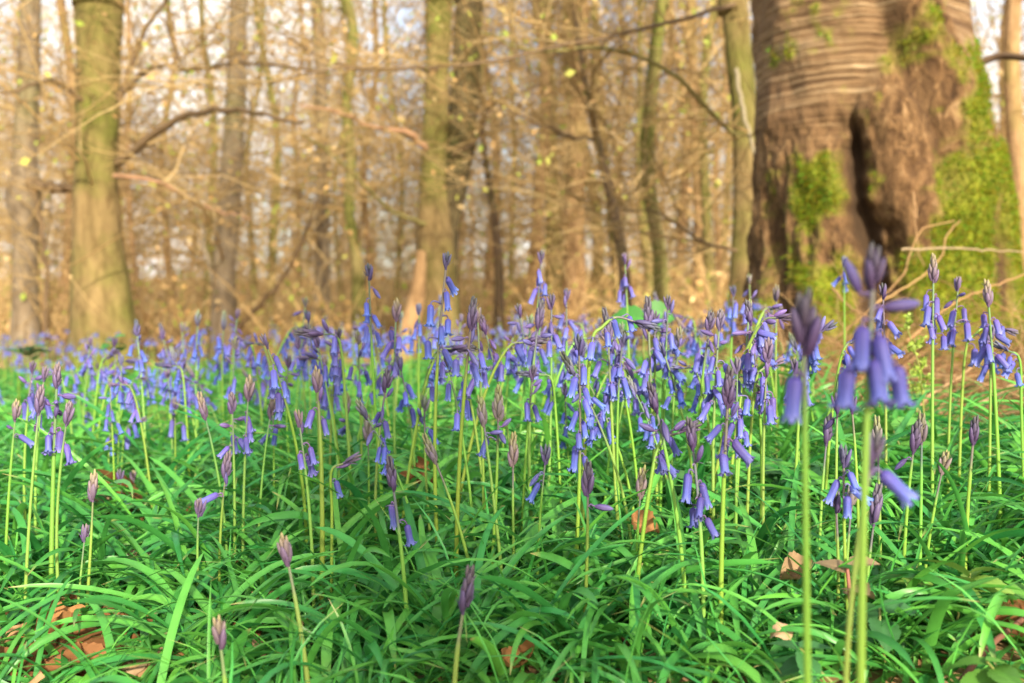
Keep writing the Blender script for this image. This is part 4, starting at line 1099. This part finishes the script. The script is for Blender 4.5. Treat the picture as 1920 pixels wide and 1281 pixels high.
# tip x, tip y, base x, depth, raceme (cm), bells, buds, palette, small tip, tint, radius mm, nod, label
HB = [
 # blurred ones close to the lens
 (1636, 545, 1625, .49, 6.0, 0, 0, 'dark', 0, TD, 2.3, 0, 'tallest blurred bluebell close up, fat bud spike over dark blue bells'),
 (1508, 665, 1527, .50, 2.0, 0, 0, 'dark', 0, TD, 2.1, 0, 'blurred close bluebell with a dark closed spike and one hanging bell'),
 (1632, 880, 1600, .53, 2.0, 0, 0, 'dark', 1, T0, 1.8, 0, 'blurred short bluebell hidden behind the tallest one, one bell pointing right'),
 # left
 (106, 730, 98, 1.02, 6.0, 5, 5, 'lilac', 0, TP, 2.5, 0, 'crowded lilac bluebell, largest of the group at the left edge'),
 (72, 778, 50, 1.00, 1.5, 0, 1, 'lilac', 0, TP, 1.7, 0, 'lilac bluebell in bud with one bud held level, left of the crowded one'),
 (28, 790, 12, 1.10, 2.0, 1, 1, 'cream', 0, TP, 1.7, 0, 'pale topped bluebell with one lilac bell at the left edge'),
 (124, 798, 123, .97, 0, 0, 0, 'lilac', 0, TP, 1.7, 0, 'upright bluebell in tight lilac bud just right of the crowded one'),
 (60, 700, 58, 1.28, 4.0, 3, 2, 'dark', 1, TP, 1.8, 0, 'slightly blurred bluebell with three bells behind the left edge group'),
 (82, 715, 74, 1.22, 4.0, 3, 2, 'lilac', 1, TP, 1.8, 0, 'slightly blurred bluebell with spread lilac buds behind the left edge group'),
 (174, 940, 158, .95, 0, 0, 0, 'cream', 0, TP, 1.6, 0, 'short bluebell with a cream tipped purple bud near the pale fallen leaf'),
 (158, 1015, 142, .95, 0, 0, 0, 'lilac', 1, TP, 1.3, 0, 'lowest short bluebell with a small purple bud at left'),
 (215, 650, 222, 1.75, 5.0, 2, 3, 'dark', 1, TD, 1.9, 0, 'blurred dark bluebell before the leafy seedling under the beech'),
 (196, 668, 170, 1.75, 4.0, 1, 3, 'dark', 1, TD, 1.8, 1, 'blurred bluebell leaning over beside the dark one under the beech'),
 (208, 800, 200, 1.50, 3.0, 3, 0, 'cream', 1, TB, 1.6, 0, 'small blurred bluebell with bells left of the level row of bells'),
 (240, 795, 222, 1.48, 3.5, 4, 0, 'lilac', 1, T0, 1.6, 1, 'small blurred bluebell whose bells hang in a level row'),
 (226, 905, 238, 1.32, 2.5, 1, 0, 'dark', 1, T0, 1.5, 0, 'short dark budded bluebell with a single bell above the russet fallen leaf'),
 (250, 905, 248, 1.42, 0, 0, 0, 'cream', 1, TP, 1.4, 0, 'short pale budded bluebell above the russet fallen leaf'),
 (372, 968, 374, .95, 0, 0, 0, 'lilac', 1, TP, 1.4, 0, 'small upright bluebell with a purple and green bud left of centre'),
 (386, 787, 424, 1.10, 0, 0, 0, 'cream', 0, TP, 1.7, 0, 'bluebell with a cream bud spike leaning left on a curved stem'),
 (436, 775, 440, 1.10, 4.0, 3, 2, 'lilac', 0, TP, 1.7, 0, 'lilac bluebell with splayed buds right of the leaning cream spike'),
 (465, 752, 454, 1.08, 4.0, 3, 0, 'cream', 0, TP, 1.7, 0, 'pale tipped bluebell with three bells next to the splayed lilac one'),
 (422, 900, 414, 1.00, 2.0, 1, 1, 'lilac', 0, TP, 1.5, 0, 'shorter bluebell with one drooping bell below the splayed lilac one'),
 (506, 785, 488, 1.14, 1.2, 0, 1, 'cream', 0, TP, 1.5, 0, 'bluebell with a greenish cream bud spike left of the thick stemmed one'),
 (512, 775, 512, 1.28, 3.0, 2, 1, 'dark', 1, T0, 1.5, 0, 'dark bluebell close behind the greenish cream spike'),
 (541, 1060, 584, .75, 0, 0, 0, 'cream', 0, TP, 2.0, 0, 'bluebell with a large purple bud leaning left in the near grass'),
 (414, 1215, 424, .70, 0, 0, 0, 'cream', 0, TP, 2.0, 0, 'pale straw coloured bud spike on a short stem at the bottom left'),
 (596, 735, 602, .98, 3.0, 2, 1, 'cream', 0, TP, 2.6, 0, 'thick stemmed bluebell with a big cream and mauve spike over two bells'),
 (562, 800, 590, .97, 3.6, 3, 1, 'cream', 1, TP, 1.8, 0, 'bluebell with two bells to the left crossing the thick stem'),
 (622, 872, 618, .95, 2.2, 1, 1, 'lilac', 1, T0, 1.6, 2, 'short curved bluebell with a single dangling bell right of the thick stem'),
 (345, 690, 350, 1.65, 5.0, 5, 1, 'dark', 1, T0, 1.7, 0, 'blurred bluebell with a drooping head left of the leaning cream spike'),
 (365, 715, 372, 1.60, 5.0, 5, 1, 'dark', 1, T0, 1.7, 1, 'blurred nodding bluebell beside the drooping head'),
 (328, 768, 325, 1.45, 2.5, 2, 1, 'lilac', 1, T0, 1.5, 0, 'short blurred bluebell under the drooping heads'),
 (578, 605, 585, 1.32, 6.0, 5, 3, 'dark', 1, TB, 1.8, 0, 'tall bluebell with spread level buds over blue bells, left of the twin stems'),
 (540, 690, 566, 1.40, 4.0, 2, 3, 'dark', 1, T0, 1.6, 0, 'bluebell with dark leaning buds behind the thick stemmed one'),
 (468, 640, 495, 1.70, 5.0, 5, 2, 'lilac', 1, T0, 1.8, 1, 'blurred bluebell nodding right below the grey trunk'),
 (410, 660, 415, 2.05, 5.0, 6, 1, 'lilac', 1, TB, 1.8, 0, 'blurred blue bluebell at the foot of the grey trunk'),
 (275, 680, 285, 2.05, 5.0, 6, 0, 'lilac', 1, TB, 1.8, 0, 'blurred pale blue bluebell right of the stout beech foot'),
 (318, 690, 330, 1.95, 5.0, 6, 0, 'lilac', 1, TB, 1.8, 0, 'blurred blue bluebell midway between the beech and the grey trunk'),
 # centre
 (836, 505, 828, 1.05, 9.0, 7, 0, 'dark', 1, TB, 2.1, 0, 'tallest sharp bluebell with blue bells before the twin stems'),
 (692, 525, 728, 1.20, 7.0, 5, 1, 'dark', 1, TB, 2.0, 0, 'tall bluebell with its tip bent left and bells in a line'),
 (882, 620, 855, .98, 3.6, 2, 3, 'dark', 0, T0, 2.2, 0, 'stout bluebell with a large dark spike and buds held sideways'),
 (738, 920, 764, .85, 3.2, 2, 0, 'dark', 0, T0, 2.0, 0, 'dark purple spike with two blue bells low at left of centre'),
 (868, 1150, 852, .69, 0, 0, 0, 'lilac', 0, TD, 2.0, 0, 'short purple bud spike at the bottom just left of centre'),
 (818, 870, 900, .95, 0, 0, 0, 'green', 0, T0, 1.7, 0, 'green and purple bud spike leaning far left on a bowed stem'),
 (722, 735, 715, 1.08, 3.5, 2, 2, 'dark', 0, T0, 1.8, 0, 'dark bluebell with one level bud and two bells left of centre'),
 (796, 770, 816, 1.12, 2.6, 1, 2, 'green', 1, TB, 1.7, 0, 'green tipped bluebell bending left over one bell'),
 (690, 825, 688, 1.18, 0, 0, 0, 'green', 0, T0, 1.5, 0, 'slim upright bud spike left of the dark low spike'),
 (652, 775, 652, 1.24, 2.5, 1, 1, 'green', 0, T0, 1.5, 0, 'green tipped spike with one bell behind the thick stemmed bluebell'),
 (634, 640, 622, 1.32, 5.0, 4, 2, 'dark', 1, T0, 1.8, 0, 'bluebell with drooping dark bells above the thick stemmed one'),
 (786, 590, 792, 1.55, 5.0, 6, 1, 'lilac', 1, TB, 1.8, 0, 'blurred blue bluebell at the foot of the twin stems'),
 (692, 600, 700, 1.75, 5.0, 6, 0, 'lilac', 1, TB, 1.8, 0, 'blurred blue bluebell behind the tall one with a bent tip'),
 (752, 695, 766, 1.25, 5.0, 4, 1, 'dark', 1, TB, 1.7, 0, 'bluebell with hanging pale blue bells between two dark spikes'),
 (908, 800, 950, .95, 1.0, 0, 1, 'green', 0, T0, 1.7, 0, 'dark striped bud spike arching left beside the level bell'),
 (934, 790, 914, .97, 2.2, 1, 2, 'green', 0, T0, 1.8, 0, 'bluebell with a ragged spike and one bell held level'),
 (962, 875, 968, .97, 0, 0, 0, 'green', 0, TP, 1.6, 0, 'pale green bud spike just below the level bell'),
 (1014, 495, 1006, 1.45, 5.0, 5, 0, 'dark', 1, T0, 1.9, 0, 'tall blurred bluebell standing clear at the centre'),
 (975, 595, 985, 1.25, 4.5, 3, 3, 'dark', 1, T0, 1.8, 0, 'bluebell with dark splayed buds left of the two dark heads'),
 (1008, 620, 1010, 1.12, 2.5, 1, 2, 'dark', 0, T0, 2.2, 0, 'thick stemmed bluebell with a dark head at the centre'),
 (1034, 580, 1022, 1.20, 4.0, 3, 2, 'dark', 1, T0, 1.9, 0, 'dark bluebell leaning right beside the thick stemmed dark head'),
 (1062, 565, 1045, 1.38, 5.0, 4, 1, 'dark', 1, T0, 1.8, 0, 'slightly blurred bluebell with a dark upright tip right of the two dark heads'),
 (1022, 870, 1008, .95, 2.2, 1, 1, 'dark', 1, TB, 1.5, 0, 'small bluebell with dark buds above one wide open bell'),
 (998, 715, 978, 1.10, 3.0, 2, 2, 'dark', 1, T0, 1.7, 0, 'bluebell with level blue buds and one bell at the centre'),
 (1086, 665, 1072, .95, 10.0, 9, 0, 'dark', 1, TB, 1.9, 0, 'bluebell with a long loose spray of wide open bells right of centre'),
 (1110, 640, 1092, 1.00, 1.5, 4, 0, 'dark', 0, TB, 2.0, 3, 'tall arched bluebell nodding right with its dark tip level'),
 (1102, 930, 1092, .85, 1.2, 0, 1, 'dark', 0, T0, 1.7, 0, 'dark purple bud pair right of the wide open bell'),
 (1166, 650, 1176, 1.10, 4.5, 4, 2, 'dark', 1, TB, 1.7, 0, 'bluebell with loose dark buds and blue bells below the bright leaf'),
 (1172, 495, 1182, 1.55, 5.0, 5, 1, 'lilac', 1, TP, 1.9, 0, 'tall blurred lilac bluebell before the leaning sapling'),
 (1228, 610, 1217, 1.16, 4.0, 4, 1, 'dark', 1, T0, 1.7, 0, 'bluebell with paired bells right of the bright leaf'),
 (1252, 580, 1236, 1.15, 4.0, 3, 3, 'dark', 1, T0, 1.8, 0, 'bluebell with a level dark bud right of the bright leaf'),
 (1244, 660, 1230, 1.18, 2.5, 2, 1, 'dark', 1, T0, 1.6, 0, 'lower dark bluebell under the level dark bud'),
 (1272, 640, 1266, 1.18, 2.5, 1, 2, 'green', 1, T0, 1.6, 0, 'green tipped bluebell right of the level dark bud'),
 (1250, 815, 1186, .86, 4.0, 4, 1, 'dark', 1, TD, 1.9, 2, 'dark violet bluebell on a stem leaning right, bells bunched'),
 (1232, 775, 1290, .85, 2.0, 0, 2, 'dark', 0, TD, 1.9, 0, 'dark budded bluebell leaning left above the bunched bells'),
 (1300, 845, 1318, .83, 6.0, 5, 1, 'dark', 0, TD, 1.9, 0, 'dark headed bluebell with deep blue bells hanging low'),
 (1364, 765, 1358, .82, 4.0, 4, 1, 'dark', 0, TD, 2.2, 0, 'stout dark headed bluebell in front of the crowded cluster'),
 (1348, 620, 1346, 1.04, 8.0, 9, 3, 'lilac', 0, T0, 1.9, 0, 'crowded bluebell full of lilac blue bells left of the cherry'),
 (1408, 610, 1420, 1.05, 6.0, 5, 3, 'dark', 0, T0, 1.8, 0, 'bluebell with a slim dark tip right of the crowded one'),
 (1328, 625, 1316, 1.10, 3.0, 2, 1, 'dark', 0, T0, 1.8, 0, 'green striped dark spike left of the crowded one'),
 (1375, 555, 1368, 1.50, 4.0, 4, 0, 'dark', 1, TB, 1.9, 0, 'blurred blue bluebell rising behind the crowded cluster'),
 (1438, 680, 1440, 1.00, 4.0, 3, 2, 'lilac', 0, TP, 1.7, 0, 'lilac bluebell with buds and bells right of the crowded cluster'),
 (1424, 690, 1402, 1.04, 4.0, 4, 1, 'lilac', 1, TP, 1.7, 1, 'lilac bluebell arching into the crowded cluster'),
 (1382, 700, 1378, 1.02, 7.0, 7, 2, 'lilac', 1, T0, 1.8, 0, 'blue bluebell inside the crowded cluster behind the stout dark head'),
 (1200, 935, 1194, .95, 0, 0, 0, 'green', 0, TP, 1.5, 0, 'pale bud spike by the orange fallen leaf under the dark flowers'),
 # right
 (1456, 565, 1460, 1.42, 3.0, 0, 2, 'cream', 0, TD, 1.9, 0, 'blurred spike with two level buds against the foot of the cherry'),
 (1582, 500, 1580, 1.65, 3.0, 3, 0, 'lilac', 1, TB, 1.8, 0, 'lone blurred bluebell against the moss of the cherry'),
 (1520, 625, 1490, 1.05, 4.0, 6, 1, 'dark', 1, TB, 1.7, 1, 'bluebell with a tight bunch of bells right of the blurred dark spike'),
 (1590, 640, 1545, 1.06, 5.0, 6, 2, 'dark', 1, TB, 1.7, 1, 'bluebell with a bunch of bells and level buds behind the tallest blurred one'),
 (1656, 560, 1660, 1.15, 6.0, 6, 0, 'dark', 1, T0, 1.8, 0, 'bluebell with scattered bells partly behind the tallest blurred one'),
 (1750, 530, 1751, 1.10, 6.0, 8, 0, 'cream', 0, TP, 2.0, 0, 'pinkish bluebell with flared bells and a pale tip before the bracken'),
 (1796, 545, 1774, 1.14, 5.0, 6, 2, 'lilac', 1, TP, 1.8, 0, 'pinkish bluebell with splayed buds leaning right before the bracken'),
 (1812, 650, 1800, 1.14, 3.0, 4, 0, 'lilac', 1, T0, 1.7, 3, 'bluebell bowed over with bells to the right before the bracken'),
 (1854, 575, 1872, 1.08, 5.5, 8, 0, 'cream', 0, TP, 2.2, 0, 'pinkish bluebell with a cream tip and clustered bells at right'),
 (1858, 640, 1846, 1.12, 3.0, 4, 0, 'lilac', 1, T0, 1.9, 0, 'bluebell stem close left of the cream tipped one'),
 (1824, 835, 1814, .92, 0, 0, 0, 'dark', 0, TD, 2.1, 0, 'single fat dark bud spike on a stout stem at right'),
 (1712, 850, 1699, .90, 0.8, 0, 1, 'dark', 0, TD, 1.8, 0, 'left one of the close pair of dark buds at right'),
 (1728, 832, 1724, .92, 0, 0, 0, 'green', 0, TD, 1.8, 0, 'right one of the close pair of dark buds, greener'),
 (1765, 890, 1738, .92, 0, 0, 0, 'green', 0, TP, 1.6, 0, 'slim pale spike leaning right between the dark buds'),
 (1646, 840, 1652, .95, 0, 0, 0, 'green', 0, T0, 1.7, 0, 'slim green and purple spike right of the tallest blurred stem'),
 (1549, 835, 1537, .95, 0, 0, 0, 'dark', 0, T0, 1.6, 0, 'brownish bud spike between the two blurred stems'),
 (1570, 770, 1568, .92, 1.0, 0, 2, 'dark', 1, TD, 1.6, 0, 'dark open fingered bud right of the brownish spike'),
 (1598, 775, 1604, .92, 0, 0, 0, 'dark', 1, TD, 1.6, 0, 'dark bud close beside the tallest blurred stem'),
 (1582, 875, 1603, .82, 2.6, 4, 0, 'dark', 1, TB, 1.6, 0, 'short bluebell with a knot of bright blue bells between the blurred stems'),
 (1568, 960, 1572, .85, 0, 0, 0, 'dark', 1, T0, 1.6, 0, 'dark slim bud under the knot of bright bells'),
 (1596, 955, 1582, .85, 0, 0, 0, 'green', 0, T0, 1.6, 0, 'greenish purple bud right of the slim dark bud'),
 (1638, 985, 1612, .84, 0, 0, 0, 'dark', 0, T0, 1.6, 0, 'dark bud leaning right beside the tallest blurred stem'),
 (1908, 660, 1925, 1.10, 3.0, 4, 0, 'lilac', 1, TB, 1.8, 1, 'bluebell cut by the right edge with open blue bells'),
 (1490, 700, 1500, 1.20, 3.0, 3, 1, 'dark', 1, T0, 1.7, 0, 'bluebell half hidden behind the blurred dark spike'),
]
EXTRA = {0: (1.18, [(0.004, 'bud', 3, 170), (0.011, 'bud', 0, 5), (0.016, 'bell', 0, 200), (0.024, 'bell', 4, 300), (0.033, 'bell', 2, 185), (0.033, 'bell', 0, 280), (0.038, 'bell', 5, 5)]),
         1: (1.2, [(0.012, 'bell', 4, 195)]), 2: (1.15, [(0.004, 'bell', 3, 5)])}
for i, (tx, ty, bx, d, rc, nb, nu_, pal, small, tint, rmm, nod, lab) in enumerate(HB):
    g = np.random.default_rng(1000 + i)
    bw = at(bx, 900, d); bz = float(ground(bw[0], d)); b = np.array([bw[0], d + g.uniform(-0.01, 0.01), bz])
    t_ = at(tx, ty, d)
    if nod == 3:
        e = t_ - b
        P = resample([np.zeros(3), np.array([e[0] * 0.1, 0, e[2] * 0.35]), np.array([e[0] * 0.5, 0, e[2] * 0.75]), e, e + np.array([0.010, 0, 0.014]), e + np.array([0.024, 0, 0.024]), e + np.array([0.042, 0, 0.020])], 34)
        rcl = 0.055; face = 0.0
    elif nod in (1, 2):
        e = t_ - b; sgn = 1 if e[0] >= 0 else -1
        P = resample([np.zeros(3), np.array([e[0] * 0.15, 0, e[2] * 0.35]), np.array([e[0] * 0.45, 0, e[2] * 0.72]), e * np.array([0.8, 1, 0.96]), e + np.array([sgn * 0.012, 0, 0.002])], 30)
        rcl = max(rc / 100, 0.03); face = 0.0 if sgn > 0 else math.pi
    else:
        P = curve(b, t_, bow=float(g.normal() * 0.011 * min(1, (t_[2] - bz) / 0.25) ** 2)); rcl = max(rc / 100, 0.006); face = None
    bluebell(P, rcl, nb, nu_, pal, lab, b, tint=tint, r0=rmm / 1000, small=bool(small), face=face, seed=i * 13 + 5, big=EXTRA.get(i, (1.0,))[0], extra=EXTRA.get(i, (1.0, ()))[1])

# the crowd behind: a set of ready shapes, copied
protoB = []
for i in range(14):
    g = np.random.default_rng(500 + i)
    h = g.uniform(0.24, 0.31); lean = g.uniform(-0.07, 0.07)
    nodt = i % 3 == 0
    if nodt:
        s = 1 if lean > 0 else -1
        P = resample([np.zeros(3), np.array([lean * 0.2, 0, h * 0.4]), np.array([lean * 0.6, 0, h * 0.8]), np.array([lean, 0, h]), np.array([lean + s * 0.018, 0, h + 0.006])], 16)
    else:
        P = curve(np.zeros(3), np.array([lean, 0, h]), bow=g.normal() * 0.015, K=16)
    rc = g.uniform(0.04, 0.075)
    pal = ['dark', 'lilac', 'dark', 'lilac', 'cream', 'green'][i % 6]
    st = stem_mesh(P, 0.0018, 0.0012, 1 - rc / h, 0.5)
    protoB.append((P, rc, int(g.integers(3, 7)), int(g.integers(0, 4)), pal, st, (0.0 if lean > 0 else math.pi) if nodt else None))
# joined single-mesh versions for the small distant ones
def joined(pr, seed):
    P, rc, nb, nu_, pal, st, face = pr
    g = np.random.default_rng(seed)
    mb = MB()
    v_, f_ = tubes(P[None], np.linspace(0.002, 0.0014, len(P))[None], 5)
    mb.add(v_, f_, (0.24, 0.36, 0.05))
    h = len(P)
    for k in range(nb + nu_):
        p = P[int(h * (1 - rc / 0.28) + (k / (nb + nu_)) * (h * rc / 0.28 - 1))]
        az = k * 2.25 + g.normal() * 0.4
        tl = R(g.uniform(5, 40))
        V, F, C = bell_shape(0.7, 0.0180) if k < nb else bud_shape(0.015, 0.0028)
        V = roty(V, tl if k < nb else R(g.uniform(60, 130))) + np.array([0.007, 0, 0])
        c_, s_ = math.cos(az), math.sin(az)
        mb.add(V @ np.array([[c_, s_, 0], [-s_, c_, 0], [0, 0, 1]]) + p, F, C)
    V, F, C = bud_shape(0.018, 0.0035, PAL[pal][0], PAL[pal][2]); V[:, 2] *= -1
    mb.add(V + P[-1], F[:, ::-1], C)
    return mb
JM = [joined(p, 60 + i) for i, p in enumerate(protoB)]
JMESH = []
for q in JM:
    me = q.mesh('bluebell'); me.materials.append(M['petal']); JMESH.append(me)

# where the crowd stands: photo column ranges with depth and density
land2 = [(130, 'before the burred trunk at left'), (260, 'under the stout beech'), (390, 'right of the stout beech'), (520, 'under the grey trunk'), (660, 'between grey trunk and twin stems'),
         (780, 'just left of the twin stems'), (900, 'under the twin stems'), (1010, 'right of the twin stems'), (1120, 'before the pale tan trunks'), (1220, 'under the leaning sapling'),
         (1330, 'under the mossy sinuous tree'), (1420, 'before the trunk behind the cherry'), (1640, 'at the left foot of the cherry'), (4000, 'before the bracken')]
g = np.random.default_rng(77)
crowd = []
taken = []
def place(n, d0, d1, x0, x1):
    k = 0; tries = 0
    while k < n and tries < n * 60:
        tries += 1
        d = math.sqrt(g.uniform(d0 ** 2, d1 ** 2)); px = g.uniform(x0, x1); p = at(px, 600, d)
        x = p[0]
        if any((x - a) ** 2 + (d - b_) ** 2 < 0.03 ** 2 for a, b_ in taken): continue
        taken.append((x, d)); crowd.append((px, d, x)); k += 1
place(62, 1.25, 2.0, 250, 1340)
place(9, 1.25, 2.0, -20, 250)
place(14, 1.35, 2.0, 1340, 1560); place(26, 1.0, 1.3, 560, 1420)
place(50, 2.0, 3.3, 200, 1420); place(14, 2.0, 3.3, -20, 200)
zc = {}
rows = {}
for px, d, x in crowd:
    row = 'near' if d < 1.6 else 'middle' if d < 2.2 else 'far'
    rows.setdefault((zone(px, land2), row), []).append((px, d, x))
for (zn, row), lst in rows.items():
    for j, (px, d, x) in enumerate(sorted(lst)):
        k = int(g.integers(0, len(protoB)))
        pr = protoB[k]
        nb = pr[2]
        num = ['no', 'one', 'two', 'three', 'four', 'five', 'six', 'seven'][nb]
        pos = 'the only one' if len(lst) == 1 else f'{ORD[j]} from left'
        lab = f'{row} row bluebell {zn}, {pos}'
        z = float(ground(x, d))
        tint = [T0, TB, TP, T0, TB][int(g.integers(0, 5))]
        s = float(g.uniform(0.82, 1.12))
        if px < 330: s *= 0.88
        loc = (x, d, z)
        if d < 2.3:
            r_ = bluebell(pr[0], pr[1], pr[2], pr[3], pr[4], lab, loc, yaw=float(g.normal() * 0.5), tint=tint, stem=pr[5], small=bool(k % 2), face=pr[6], seed=int(g.integers(0, 9999)), sc=s)
        else:
            o = obj('bluebell', JMESH[k], None, None, loc, (0, 0, float(g.uniform(0, 6.28))), s); o.color = (*tint, 1)
            tag(o, lab, 'bluebell', 'bluebells in flower'); counts['n'] += 1
# the carpet beyond
mb = MB()
n = 220
d = np.sqrt(g.uniform(3.2 ** 2, 7.0 ** 2, n)); x = g.uniform(-0.58, 0.30, n) * d
arr = [q.arrays() for q in JM]
for xi, di in zip(x, d):
    V, F, C = arr[int(g.integers(0, len(arr)))]
    a = g.uniform(0, 6.28); c_, s_ = math.cos(a), math.sin(a); s = g.uniform(0.8, 1.1)
    mb.add(V @ np.array([[c_, s_, 0], [-s_, c_, 0], [0, 0, 1]]) * s + np.array([xi, di, float(ground(xi, di))]), F[0], C * g.uniform(0.85, 1.15))
tag(obj('bluebell_carpet', mb.mesh('bluebell_carpet'), M['petal']), 'far carpet of blurred bluebells running back between the trees', 'bluebells', kind='stuff')
print('bluebells', counts['n'])
